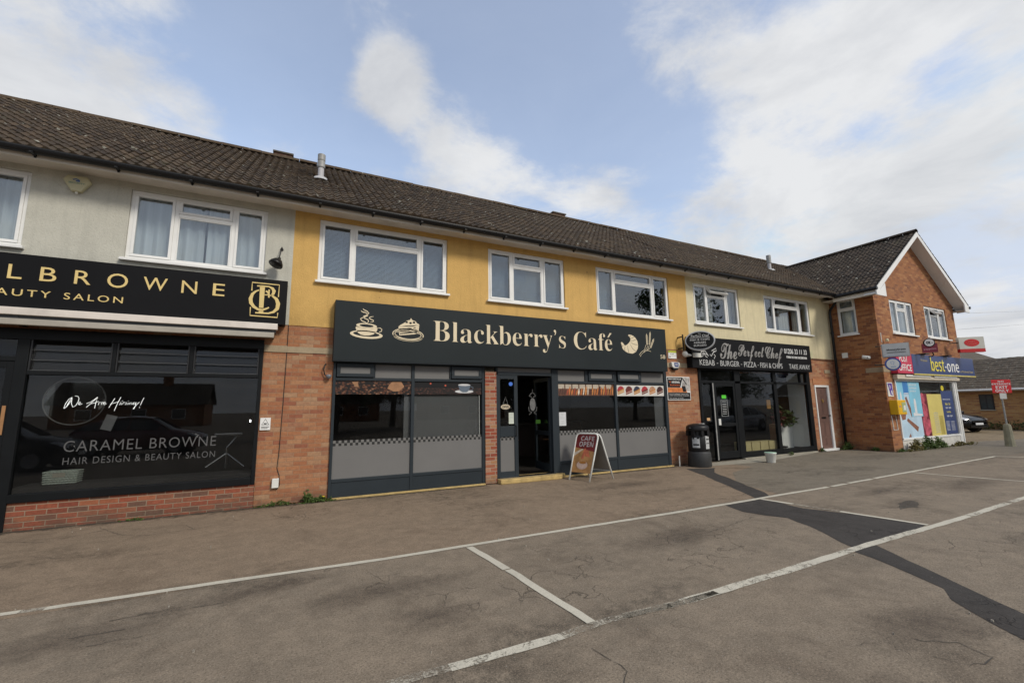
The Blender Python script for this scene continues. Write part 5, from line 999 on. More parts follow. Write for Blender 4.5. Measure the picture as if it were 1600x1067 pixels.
# ================================================================== corner building (post office)
G = thing('shop_building', 'brown brick gabled shop with a poster covered window at the right end of the row', 'shop', (21, -1.4, 0))
GX0, GX1, GYF = 17.80, 24.0, -1.40; PX, PZ, GEZ = 20.80, 7.93, 5.37
TF = Matrix.Translation((0, GYF, 0))
WG = [(18.856, 20.563, 3.96, 5.235), (21.467, 23.281, 3.96, 5.235)]
q = MB(TF); q.wall(GX0, GX1, 3.20, 5.30, WG, 0, .26); q.prism([(GX0, 5.30), (GX1, 5.30), (GX1, 5.45), (PX, PZ-.15), (GX0, 5.45)], 0, .26); q.wall(GX0, 23.15, 0, 3.20, [(18.42, 23.05, .0, 2.62)], 0, .26); q.build('front_wall', BR_CORNER, G)
TLm = Matrix(((0, 1, 0, GX0), (-1, 0, 0, 0), (0, 0, 1, 0), (0, 0, 0, 1)))   # local x -> -y, local y -> +x
WL = (.24, .83, 3.97, 5.32)
q = MB(TLm); q.wall(.0, 1.139, 0, 5.45, [WL], 0.0, .26); q.build('side_wall', BR_CORNER, G)
q = MB(); q.box(23.74, 24.0, GYF+.27, 7.5, 0, 5.4) if False else q.box(22.9, 23.15, GYF+.27, 7.5, 0, 3.2); q.box(23.74, 24.0, GYF+.27, 7.5, 3.2, 5.4); q.box(23.15, 24.0, GYF+.0, 7.5, 3.14, 3.199); q.build('side_wall', BR_CORNER, G)
MB().box(GX0, 24, 7.4, 7.6, 0, 5.4).build('rear_wall', BR_CORNER, G)
casement(G, *WG[0], fr=(.32, .70), fan=.27, back='net', T=TF); casement(G, *WG[1], fr=(.29, .66), fan=.27, back='halves', T=TF, open_fan=True); casement(G, *WL, fr=(), fan=.30, back='net', T=TLm, fanonly=True)
q = MB(); q.box(17.81, 18.42, GYF-.006, GYF-.001, 2.62, 2.80); q.m = TLm; q.box(.9, 1.395, -.006, -.001, 2.62, 2.78); q.m = None; q.build('lintel', LINTEL, G)
# gable roof: left and right slopes, ridge along y
gf, gb = -1.78, 3.3
b = MB(); lw = PX-17.22; v = Vector((lw, 0, PZ-GEZ)); roof_slope(b, (17.22, gf, GEZ+.02), (0, 1, 0), v, gb-gf, v.length)
ro = b.build('roof', ROOF2, G); b = MB(); v = Vector((-(24.36-PX), 0, PZ-GEZ)); roof_slope(b, (24.36, gf, GEZ+.02), (0, 1, 0), v, gb-gf, v.length); b.build('right_slope', ROOF2, ro)
b = MB()
for k in range(11):
    ya, yb = gf+.46*k, gf+.46*k+.452
    for j in range(6):
        a0, a1 = math.pi*j/6, math.pi*(j+1)/6; b.face([(PX-.12*math.cos(a0), ya, PZ+.02+.10*math.sin(a0)), (PX-.12*math.cos(a0), yb, PZ+.02+.10*math.sin(a0)), (PX-.12*math.cos(a1), yb, PZ+.02+.10*math.sin(a1)), (PX-.12*math.cos(a1), ya, PZ+.02+.10*math.sin(a1))])
b.build('ridge_tiles', ROOF2, ro)
b = MB(); v = Vector((0, RY-EY, RZ-EZ)); roof_slope(b, (20.6, EY, EZ), (1, 0, 0), v, 3.4, v.length); b.build('main_slope', ROOF1, ro); b = MB(); b.face([(20.6, RY, RZ), (24, RY, RZ), (24, 8.1, EZ), (20.6, 8.1, EZ)]); b.prism([(24.0-.01, EZ), (24.0, EZ), (24.0, EZ+.01)], RY, RY+.01); b.build('rear_slope', ROOF1, ro)
# barge boards with soffit, gutter
th = .20
for sx, xe in ((-1, 17.20), (1, 24.38)):
    q = MB(); q.prism([(xe, GEZ-.20), (PX, PZ-.19), (PX, PZ+.0), (xe, GEZ+.0)], gf-.0, gf+.03); q.build('barge_board', UPVC, G)
    q = MB(); q.prism([(xe, GEZ-.195), (PX, PZ-.185), (PX, PZ-.155), (xe, GEZ-.165)], gf+.031, GYF-.001); q.build('barge_soffit', UPVC, G)
q = MB(); q.prism([(17.20, GEZ-.24), (17.82, GEZ-.24), (17.82, GEZ+.22), (17.20, GEZ-.19)], gf-.006, gf+.034); q.prism([(24.38, GEZ-.24), (23.98, GEZ-.24), (23.98, GEZ+.08), (24.38, GEZ-.19)], gf-.006, gf+.034); q.build('barge_end', UPVC, G)
q = MB(); q.box(17.27, 17.30, gf+.03, -.42, 5.17, 5.36); q.box(17.30, 17.80, gf+.03, -.05, 5.25, 5.27); q.build('side_eaves_board', SOFFIT, G); MB().box(23.999, 24.33, gf+.03, 3, 5.20, 5.22).build('side_eaves_board', SOFFIT, G)
q = MB(); q.tube([(17.21, gf-.02, 5.36), (17.21, -.50, 5.345)], .06, 12); q.build('gutter', BLACKPL, G); q = MB(); q.tube([(24.42, gf-.03, 5.33), (24.42, 3, 5.33)], .055, 10); q.build('gutter', BLACKPL, G)
rooms_b = MB(); rooms_b.box(18.0, 23.6, .9, .95, 3.35, 5.3); rooms_b.box(18.1, 22.85, .9, .95, .02, 3.1); rooms_b.face([(17.9, -1.2, 3.3), (23.7, -1.2, 3.3), (23.7, .9, 3.3), (17.9, .9, 3.3)]); rooms_b.build('room_wall', ROOM, G); MB().box(18.06, 22.9, -1.14, .9, .0, .03).build('room_floor', ROOMFL, G)
# shopfront
sf = MB(TF)
for a, b, c, d in ((18.42, 18.47, .36, 2.38), (22.80, 23.13, .0, 2.40), (18.42, 22.80, .33, .40), (18.47, 22.80, 2.32, 2.38)): sf.box(a, b, -.03, .07, c, d)
sf.box(22.84, 22.90, -.05, -.031, .4, 2.38); sf.box(23.02, 23.10, -.05, -.031, .1, 2.38)
sfo = sf.build('shopfront', UPVC, G, bevel=.008); q = MB(TF); q.box(18.42, 22.799, -.01, .08, .0, .329); q.build('stall_riser', mat('white_painted_brick', (.62, .60, .55), .7, .1, 5, bump=.4, dirt=.5), G)
q = MB(TF); q.box(18.36, 23.16, -.14, .0, 2.381, 2.545); q.build('shutter_box', mat('cream_metal', (.56, .50, .40), .5, .08, 3, dirt=.4), G, bevel=.015); q = MB(TF)
for a, b in ((18.9, 20.75), (21.0, 22.9)): q.box(a, b, -.17, -.141, 2.47, 2.54)
q.build('strip_lamp', WHITEPLASTIC, G, bevel=.01)
q = MB(TF); q.box(18.47, 22.80, .01, .016, .40, 2.32); q.build('shop_window', GL_FILM, sfo)
def Q(a, b): return pl(1390+a/8.208, 580+b/8.208, -1.40)
def poster(nm, pts, material, y=-.002, th=.002, lab=None):
    P = [Q(*p) for p in pts]; X0 = min(p[0] for p in P); q = MB(TF); q.prism(P, y-th, y); return q.build(nm, material, sfo)
def rectq(TLp, BRp): a, b = Q(*TLp), Q(*BRp); return a[0], b[0], b[1], a[1]
def prect(nm, x0, x1, z0, z1, material, y=.006): q = MB(TF); q.box(x0, x1, y-.002, y, z0, z1); return q.build(nm, material, sfo)
SKY = mat('sky_blue_print', (.22, .52, .68), .4, .12, 2); PALE = mat('pale_blue_print', (.45, .60, .72), .4, .15, 2); DEEP = mat('mid_blue_print', (.04, .20, .50), .4); BERRY = mat('berry_print', (.16, .02, .035), .35, .5, 2.5); YEL = mat('yellow_print', (.62, .52, .16), .4, .08); NAVY = mat('navy_print', (.035, .06, .17), .4, .1); CHOC = mat('chocolate_print', (.24, .10, .06), .5, .35, 14); WPR = mat('white_print2', (.66, .68, .70), .4, .06)
prect('poster', 18.47, 20.02, .40, 1.90, PALE); prect('poster', 18.47, 18.95, 1.25, 2.30, SKY, .0035); prect('poster', 18.95, 19.32, 1.88, 2.32, DEEP, .0035); prect('poster', 19.32, 20.15, 1.10, 2.30, SKY, .0012)
prect('poster', 20.02, 21.0, .40, 1.90, BERRY, .0055)
prect('poster', 20.62, 21.75, .40, 1.88, YEL, .0035); prect('poster', 21.75, 22.72, .42, 2.0, NAVY, .0035)
q = MB(TF)
q.prism([(19.0, 1.75), (19.12, 1.80), (19.45, 1.15), (19.30, 1.08)], .0025, .0035); q.prism([(18.92, .98), (19.02, 1.06), (19.70, .74), (19.60, .58)], .0025, .0035); q.prism([(18.55, 1.25), (18.95, 1.25), (18.85, 1.02), (18.62, 1.0)], .0025, .0035); q.prism([(18.9, .42), (19.1, .42), (19.05, .55)], .0025, .0035); q.build('bar_picture', CHOC, sfo)
q = MB(TF)
q.prism([(18.68, 1.36), (18.80, 1.36), (18.80, 1.85), (18.77, 1.95), (18.71, 1.95), (18.68, 1.85)], -.0005, .0015); q.prism([(19.58, 1.22), (19.74, 1.22), (19.74, 1.60), (19.70, 1.72), (19.62, 1.72), (19.58, 1.60)], -.0035, -.0008); q.prism([(19.45, 1.12), (20.08, 1.12), (20.10, 1.18), (19.45, 1.24)], -.0035, -.0008); q.box(18.97, 19.30, -.0005, .0015, 1.89, 1.92)
text_mb(q, 'RESIST', 19.40, 19.95, 2.17, 2.23, -.0005, .002, HEAVY); text_mb(q, 'REFRESH', 19.42, 19.92, 2.06, 2.12, -.0005, .002, HEAVY); text_mb(q, 'DAILY', 19.44, 19.86, 1.96, 2.01, -.0005, .002, HEAVY); q.build('bottle_picture', WPR, sfo)
q = MB(TF)
for cx, cz, r1, r2 in ((20.25, 1.72, .17, .20), (20.35, 1.30, .18, .26), (20.25, .85, .20, .28), (20.50, .75, .16, .25), (20.30, .52, .16, .10)): q.prism(ov(cx, cz, r1, r2, 18), .0015+.0003*cx % .001, .0034)
q.build('fruit_picture', mat('ruby_print', (.46, .09, .13), .3, .5, 9), sfo)
q = MB(TF)
for k in range(10): q.ribbon([(20.95+.0*k, .50+k*.075), (21.12, .54+k*.075), (21.30, .50+k*.075)], .028, .0005, .0014)
q.build('spiral_picture', mat('grey_beads_print', (.42, .42, .36), .5, .4, 30), sfo)
q = MB(TF); q.box(21.35, 21.65, .0005, .0014, .42, 1.10); q.build('spiral_shadow_picture', mat('olive_print', (.42, .34, .08), .5, .2, 3), sfo)
q = MB(TF); text_mb(q, 'Mon - Sat', 22.0, 22.42, 1.47, 1.56, .0015, .001, HEAVY); text_mb(q, 'Sunday', 22.03, 22.38, 1.17, 1.26, .0015, .001, HEAVY); q.build('yellow_hours', mat('yellow_letters', (.65, .55, .08), .5), sfo)
q = MB(TF); text_mb(q, '7am - 9pm', 21.98, 22.44, 1.32, 1.41, .0015, .001, HEAVY); text_mb(q, '8am - 8pm', 22.0, 22.46, 1.02, 1.11, .0015, .001, HEAVY); text_mb(q, 'OPENING HOURS', 21.85, 22.45, 1.66, 1.71, .0015, .001)
for k in range(8): q.box(21.85, 22.12, .0005, .0015, .55+k*.045, .562+k*.045); q.box(22.25, 22.55, .0005, .0015, .55+k*.045, .562+k*.045)
q.build('white_hours', WPR, sfo)
q = MB(TF); q.prism(ov(21.95, 2.10, .12, .10, 14), .0, .004); q.build('yellow_badge_picture', mat('yellow_badge', (.60, .50, .02), .5), sfo); q = MB(TF); q.box(21.72, 22.3, .0045, .006, 1.93, 2.28); q.build('dark_poster', BLACKLET, sfo)
q = MB(TF); q.box(20.1, 22.8, .25, .26, .4, 2.3); q.build('window_backing', mat('dark_green_dim', (.03, .045, .04), .7), G)
# corner fascia
s = thing('fascia_sign', 'navy blue fascia sign with yellow and white lettering and a yellow lower edge', 'sign', (22, GYF, 2.58))
q = MB(TF); q.box(19.40, 24.45, -.20, -.002, 2.585, 3.27); q.build('panel', mat('navy_panel', (.032, .055, .16), .35, .08, 1), s, bevel=.004); q = MB(TF); q.box(19.40, 24.47, -.215, -.17, 2.545, 2.584); q.build('yellow_edge', mat('yellow_edge', (.62, .52, .14), .5), s)
def QQ(a, b): return pl(1370+a/9.412, 510+b/9.412, GYF-.2)
t = MB(); a = QQ(770, 430); b = QQ(1000, 655); text_mb(t, 'best', a[0], b[0], 2.70, 3.20, GYF-.2, .012, HEAVY, -.015); t.build('yellow_lettering', mat('yellow_letters2', (.70, .60, .08), .4), s)
t = MB(); c = QQ(1030, 600); d_ = QQ(1200, 600); text_mb(t, 'one', c[0], d_[0], 2.70, 3.02, GYF-.2, .012, HEAVY, -.015); t.box(b[0]+.05, c[0]-.06, GYF-.212, GYF-.2, 2.85, 2.90); t.build('white_lettering', WHITELET, s)
t = MB(); a = QQ(640, 470); b = QQ(740, 490); text_mb(t, 'Premier', a[0], b[0], 3.03, 3.11, GYF-.2, .006); a = QQ(1225, 640); b = QQ(1405, 650); text_mb(t, 'at Monkwick Road', a[0], b[0], 2.70, 2.78, GYF-.2, .006); t.build('small_lettering', mat('dull_gold_letters', (.42, .36, .22), .5), s)
q = MB()
for x in (20.1, 21.9): q.box(x, x+.3, GYF-.34, GYF-.05, 3.272, 3.31)
q.build('trough_lamp', DARKMETAL, s)
s = thing('post_office_sign', 'crimson panel with two lines of white capitals left of the navy fascia', 'sign', (18.85, GYF, 2.6)); q = MB(TF); q.box(18.30, 19.395, -.195, -.002, 2.575, 3.28); q.build('panel', mat('crimson_panel', (.52, .025, .07), .4, .05, 1), s, bevel=.004)
t = MB(TF); text_mb(t, 'POST', 18.50, 19.08, 2.97, 3.20, -.195, .006, None, .01); text_mb(t, 'OFFICE', 18.40, 19.28, 2.66, 2.89, -.195, .006, None, .01); t.build('lettering', WHITELET, s)
def proj_sign(nm, lab, c, yaw, parts, br):
    t_ = thing(nm, lab, 'sign', c); T = Matrix.Translation(c)@Matrix.Rotation(R(yaw), 4, 'Z')
    for pn_, fn, m_ in parts:
        q = MB(T); fn(q); q.build(pn_, m_, t_)
    q = MB(T); q.tube(br, .018, 8); q.build('bracket', DARKMETAL, t_); return t_
# projecting signs stand out from the gable wall, turned to face along the row
def perp(px, py, depth):    # centre of a projecting sign at a given distance in front of the gable wall
    a = pl(px, py, depth); return (a[0], depth, a[1])
def sized(c, wpx, hpx): dist = (Vector(c)-CAMPOS).dot(F); return wpx/FPX*dist, hpx/FPX*dist
cA = perp(1399, 547, -1.85)
def f1(q): q.box(-.32, .32, -.07, .07, -.20, .20)
def f2(q): text_mb(q, 'MoneyGram', -.22, .25, -.035, .045, -.071, .004, HEAVY); q.box(-.22, .25, -.075, -.071, -.085, -.07)
def f1b(q): q.box(-.345, .345, -.055, .055, -.22, .22)
proj_sign('projecting_sign', 'pale grey rectangular projecting sign with small black lettering above the crimson panel', cA, -66, [('box', f1, mat('grey_white_panel', (.50, .51, .50), .4, .08)), ('rim', f1b, mat('grey_rim', (.36, .37, .37), .5)), ('lettering', f2, BLACKLET)], [(-.32, 0, .16), (-.50, 0, .16)])
cB = perp(1395, 569, -1.80)
def g1(q): q.lathe([(.205, -.09), (.205, .09)], 0, 0, 36, 'y')
def g2(q): q.lathe([(.160, -.10), (.160, -.091)], 0, 0, 36, 'y')
def g3(q): q.ribbon([(-.03, .0), (-.06, .06), (0, .09), (.04, .04), (0, .0), (.03, -.03)], .012, -.103, -.1005); q.box(-.06, .07, -.103, -.1005, -.10, -.075)
proj_sign('projecting_sign', 'round blue and white projecting sign in front of the crimson panel', cB, -66, [('drum', g1, mat('royal_blue_panel', (.03, .07, .30), .35)), ('face', g2, WHITELET), ('emblem', g3, mat('light_blue_mark', (.25, .36, .55), .5))], [(-.2, 0, 0), (-.46, 0, 0)])
cC = perp(1452, 540, -1.95)
def h1(q): q.box(-.20, .20, -.05, .05, -.24, .07)
def h2(q): q.lathe([(.150, -.065), (.150, .065)], 0, 0, 36, 'y', .10)
def h3(q): q.lathe([(.125, -.072), (.125, -.0655)], 0, 0, 36, 'y', .10)
def h4(q): text_mb(q, 'OK', -.08, .035, .05, .15, -.072, .004, HEAVY, .02); q.prism(ov(.07, .09, .014, .014, 10), -.076, -.072)
def h5(q): text_mb(q, 'paypoint', -.16, .16, -.165, -.09, -.051, .004)
proj_sign('projecting_sign', 'maroon projecting sign topped by a round black and white badge', cC, -62, [('box', h1, mat('maroon_panel', (.20, .012, .035), .4)), ('badge_rim', h2, BLACKLET), ('badge', h3, WHITELET), ('badge_mark', h4, BLACKLET), ('lettering', h5, mat('pink_letters', (.6, .35, .4), .5))], [(.05, 0, -.24), (.08, .03, -.30), (.06, .06, -.36), (-.05, .10, -.38)])
cD = perp(1516.5, 539, -2.0)
def i1(q): q.box(-.40, .40, -.07, .07, -.15, .30)
def i2(q): q.box(-.40, .40, -.071, .071, -.28, -.1501)
def i3(q): q.prism(ov(0, .08, .24, .14, 36), -.076, -.0705)
def i4(q): text_mb(q, 'POST', -.11, .11, .09, .15, -.076, .003, None); text_mb(q, 'OFFICE', -.15, .15, .0, .06, -.076, .003, None)
proj_sign('projecting_sign', 'ivory projecting sign with a red oval at the right corner of the gable', cD, -40, [('box', i1, mat('ivory_panel', (.55, .54, .48), .4, .05)), ('lower_band', i2, mat('red_panel', (.48, .02, .02), .4, .05)), ('oval', i3, mat('red_oval', (.55, .02, .02), .4)), ('lettering', i4, mat('pale_red_letters', (.60, .12, .10), .5))], [(-.40, 0, .1), (-.62, .1, .1)])
# bits on the corner pier
dfb = thing('yellow_cabinet', 'bright yellow defibrillator cabinet on the brick pier at the corner', 'cabinet', (18.15, GYF, 1.2)); q = MB(TF); q.box(17.86, 18.42, -.24, -.001, 1.20, 1.68); q.build('case', mat('signal_yellow', (.70, .40, .01), .4, .08), dfb, bevel=.02)
q = MB(TF); q.box(18.12, 18.38, -.245, -.2405, 1.28, 1.60); q.build('label_panel', mat('green_label', (.35, .42, .20), .5, .5, 14), dfb); q = MB(TF); q.box(17.95, 18.04, -.245, -.2405, 1.44, 1.50); q.build('lock', mat('red_grey', (.45, .25, .2), .5), dfb); q = MB(TF); q.box(18.22, 18.34, -.2475, -.2455, 1.34, 1.50); q.build('white_label', WPR, dfb)
a = thing('notice', 'purple and white poster in a white frame above the yellow cabinet', 'notice', (18.05, GYF, 1.8)); q = MB(TF); q.box(17.87, 18.22, -.02, -.001, 1.80, 2.27); q.build('frame', WHITEPLASTIC, a); q = MB(TF); q.prism([(17.90, 2.24), (18.18, 2.24), (18.19, 1.84), (18.02, 1.84)], -.024, -.0205); q.build('print', mat('purple_print', (.09, .04, .28), .4, .3, 5), a); q = MB(TF); q.ribbon([(17.98, 2.12), (18.02, 2.18), (18.08, 2.12), (18.02, 2.06)], .02, -.028, -.0245, close=True); q.prism([(18.06, 2.0), (18.12, 2.0), (18.16, 1.86), (18.09, 1.86)], -.028, -.0245); q.build('white_mark', WPR, a)
a = thing('poster_frame', 'empty white rectangular frame under the yellow cabinet', 'frame', (18.05, GYF, .7)); q = MB(TF); q.ribbon([(17.90, 1.17), (18.17, 1.17), (18.20, .70), (17.93, .70)], .022, -.02, -.001, close=True); q.build('rim', WHITEPLASTIC, a)
q = MB(TLm); q.box(.25, .42, -.05, -.001, 3.2, 3.38); q.build('junction_box', WHITEPLASTIC, loc=(17.78, -.3, 3.2), label='white junction box on the side brick wall beside the drainpipe', cat='junction box')
cm = thing('security_camera', 'white bullet security camera on the side brick wall', 'camera', (17.7, -1.05, 3.1)); q = MB(Matrix.Translation((17.68, -1.02, 3.14))@Matrix.Rotation(R(-60), 4, 'Z')@Matrix.Rotation(R(12), 4, 'Y')); q.lathe([(.05, -.12), (.065, -.11), (.065, .10), (.0, .12)], 0, 0, 16, 'x'); q.build('body', WHITEPLASTIC, cm, smooth=True); MB().tube([(17.8, -1.0, 3.1), (17.70, -1.0, 3.12)], .03).build('mount', DARKMETAL, cm); MB(Matrix.Translation((17.66, -1.07, 3.13))).lathe([(.0, 0), (.03, .01), (.03, .03)], 0, -.02, 10, 'y').build('lens', BLACKPL, cm)
q = MB(TF); q.box(17.93, 17.95, -.02, -.001, 3.62, 3.95); q.build('white_pipe', WHITEPLASTIC, loc=(17.94, GYF, 3.62), label='short white pipe up the brick corner above the projecting signs', cat='pipe')
q = MB(); q.lathe([(.05, 0), (.05, .05), (.03, .09)], 18.1, GYF-.1, 12, 'z', 3.66); q.build('beacon', CREAMPLASTIC, loc=(18.1, GYF-.1, 3.66), label='tiny cream lamp on the gable wall above the white projecting sign', cat='light')

# ------------------------------------------------------------------ flues and chimneys on the long roof
def roof_z(y): return EZ+(y-EY)*(RZ-EZ)/(RY-EY)
for par, x, lab in ((Bc, .42, ''), (K, 17.05, '')):
    z = roof_z(1.6); f_ = thing('flue', ['metal flue pipe with a grey cowl rising from the roof over the cafe', 'metal flue pipe on the roof near the valley at the gable'][par is K], 'flue', (x, 1.6, z))
    MB().lathe([(.20, -.05), (.15, .03), (.07, .06)], x, 1.6, 20, 'z', z).build('flashing', mat('lead_flashing', (.40, .40, .40), .6, .1), f_); MB().lathe([(.065, 0), (.065, .27)], x, 1.6, 20, 'z', z+.02).build('pipe', mat('pale_flue', (.42, .41, .42), .6, .1), f_, smooth=False)
    MB().lathe([(.075, .27), (.085, .29), (.085, .42), (.075, .44), (.085, .46), (.085, .60), (.07, .61)], x, 1.6, 20, 'z', z+.02).build('cowl', GALV, f_)
q = MB(); q.tube([(.62, 1.35, roof_z(1.35)+.03), (.80, 1.5, roof_z(1.5)+.06)], .05, 10)
for x0, x1, lab in ((-.67, -.23, 'low brick chimney stub on the ridge over the salon'), (8.20, 8.72, 'low brick chimney stub on the ridge over the cafe')):
    c = thing('chimney', lab, 'chimney', ((x0+x1)/2, RY+.1, RZ)); MB().box(x0, x1, RY-.05, RY+.45, RZ-.3, RZ+.13).build('stack', mat('sooty_brick', (.09, .045, .03), .95, .4, 9), c); MB().box(x0-.03, x1+.03, RY-.08, RY+.48, RZ+.13, RZ+.17).build('cap', mat('sooty_concrete', (.10, .085, .065), .95, .3, 9), c)

# ================================================================== right side: bungalow, sign post, car, hedge, wires
BX = 36.0
Bg = thing('bungalow', 'buff brick bungalow with a low brown tiled roof beyond the car park', 'house', (BX, -2, 0))
TB = Matrix(((0, -1, 0, BX), (-1, 0, 0, 0), (0, 0, 1, 0), (0, 0, 0, 1)))
q = MB(); q.box(BX, BX+8, -14, 6.0, 0, 2.3); q.build('wall', BR_BUNG, Bg)
b = MB(); v = Vector((4.3, 0, 1.95)); roof_slope(b, (BX-.35, 6.3, 2.28), (0, -1, 0), v, 20.6, v.length, gauge=.36, roll=.33, amp=.015, spl=4); br_ = b.build('roof', ROOF3, Bg)
q = MB(); q.face([(BX+3.95, 6.3, 4.22), (BX+3.95, -14.3, 4.22), (BX+8.4, -14.3, 2.25), (BX+8.4, 6.3, 2.25)]); q.build('rear_slope', ROOF3, br_)
MB().box(BX-.36, BX-.02, -14.2, 6.2, 2.16, 2.20).build('soffit', UPVC, Bg); MB().tube([(BX-.42, -14.2, 2.23), (BX-.42, 6.2, 2.23)], .055, 8).build('gutter', UPVC, Bg)
q = MB(); q.box(BX-.03, BX+.05, 1.27, 1.86, 1.12, 1.98); wo = q.build('window', DARKMETAL, Bg); q = MB()
for y in (1.33, 1.60): q.box(BX-.036, BX-.031, y, y+.21, 1.18, 1.92)
q.build('pane', mat('dark_leaded_glass', (.05, .06, .06), .15, .2), wo); MB().box(BX-.05, BX-.01, 1.24, 1.89, 1.06, 1.12).build('sill', CONC, wo)
# cross wing gable with white barge board
W2 = thing('house', 'house gable with a white barge board behind the bungalow roof', 'house', (42, 4, 0))
q = MB(); q.box(41, 49, 2.8, 9.5, 0, 3.0); q.m = Matrix.Translation((41, 0, 0)); q.f.append([q.V(0, 1.4, 3.0), q.V(0, 10, 3.0), q.V(0, 5.7, 5.45)]); q.build('wall', BR_BUNG, W2)
q = MB(); q.face([(40.8, .9, 2.85), (49, .9, 2.85), (49, 5.7, 5.55), (40.8, 5.7, 5.55)]); q.face([(40.8, 10.4, 2.85), (49, 10.4, 2.85), (49, 5.7, 5.55), (40.8, 5.7, 5.55)]); q.uv = [(v.x, v.y) for v in q.v]; q.build('roof', ROOF3, W2)
q = MB(); q.m = Matrix(((0, 1, 0, 0), (1, 0, 0, 0), (0, 0, 1, 0), (0, 0, 0, 1))); q.prism([(.9, 2.62), (5.7, 5.30), (5.7, 5.53), (.9, 2.84)], 40.74, 40.80); q.prism([(10.4, 2.62), (5.7, 5.30), (5.7, 5.53), (10.4, 2.84)], 40.74, 40.80); q.build('barge_board', UPVC, W2)
hd = thing('hedge', 'low scruffy green hedge along the foot of the bungalow wall', 'hedge', (35.6, -2, 0)); lf = MB()
for k in range(60): y = -6+k*.2; leaves(lf, (35.55, y, .22), (.28, .2, .26+.10*math.sin(k)), 34, .06)
lf.build('foliage', HEDGE, hd)
ex = thing('road_sign', 'red NO ENTRANCE EXIT ONLY sign leaning on a grey post in a concrete foot', 'sign', (22.9, -2.6, 0))
MB().lathe([(.145, 0), (.135, .05), (.105, .70), (.09, .76), (.05, .78)], 23.05, -2.62, 10, 'z', 0).build('concrete_foot', mat('mossy_concrete', (.25, .235, .165), .9, .2, 5, bump=.5), ex)
q = MB(); q.tube([(23.05, -2.62, .7), (23.02, -2.62, 2.3)], .026, 12); q.build('post', GALV, ex)
Ts = Matrix.Translation((23.02, -2.66, 2.12))@Matrix.Rotation(R(-50), 4, 'Z')@Matrix.Rotation(R(1), 4, 'Y')
q = MB(Ts); q.box(-.26, .26, -.012, .0, -.24, .24); q.build('plate', mat('bright_red_plate', (.62, .025, .03), .4, .05), ex, bevel=.004)
q = MB(Ts); text_mb(q, 'NO', -.08, .08, .145, .20, -.012, .003, HEAVY); text_mb(q, 'ENTRANCE', -.25, .25, .05, .115, -.012, .003, HEAVY); text_mb(q, 'EXIT', -.16, .16, -.085, .015, -.012, .003, HEAVY); text_mb(q, 'ONLY', -.18, .18, -.21, -.11, -.012, .003, HEAVY); q.build('lettering', WHITELET, ex)
q = MB(Ts); q.box(-.09, .09, -.034, -.022, -.45, -.245); q.build('small_plate', WHITEPLASTIC, ex)

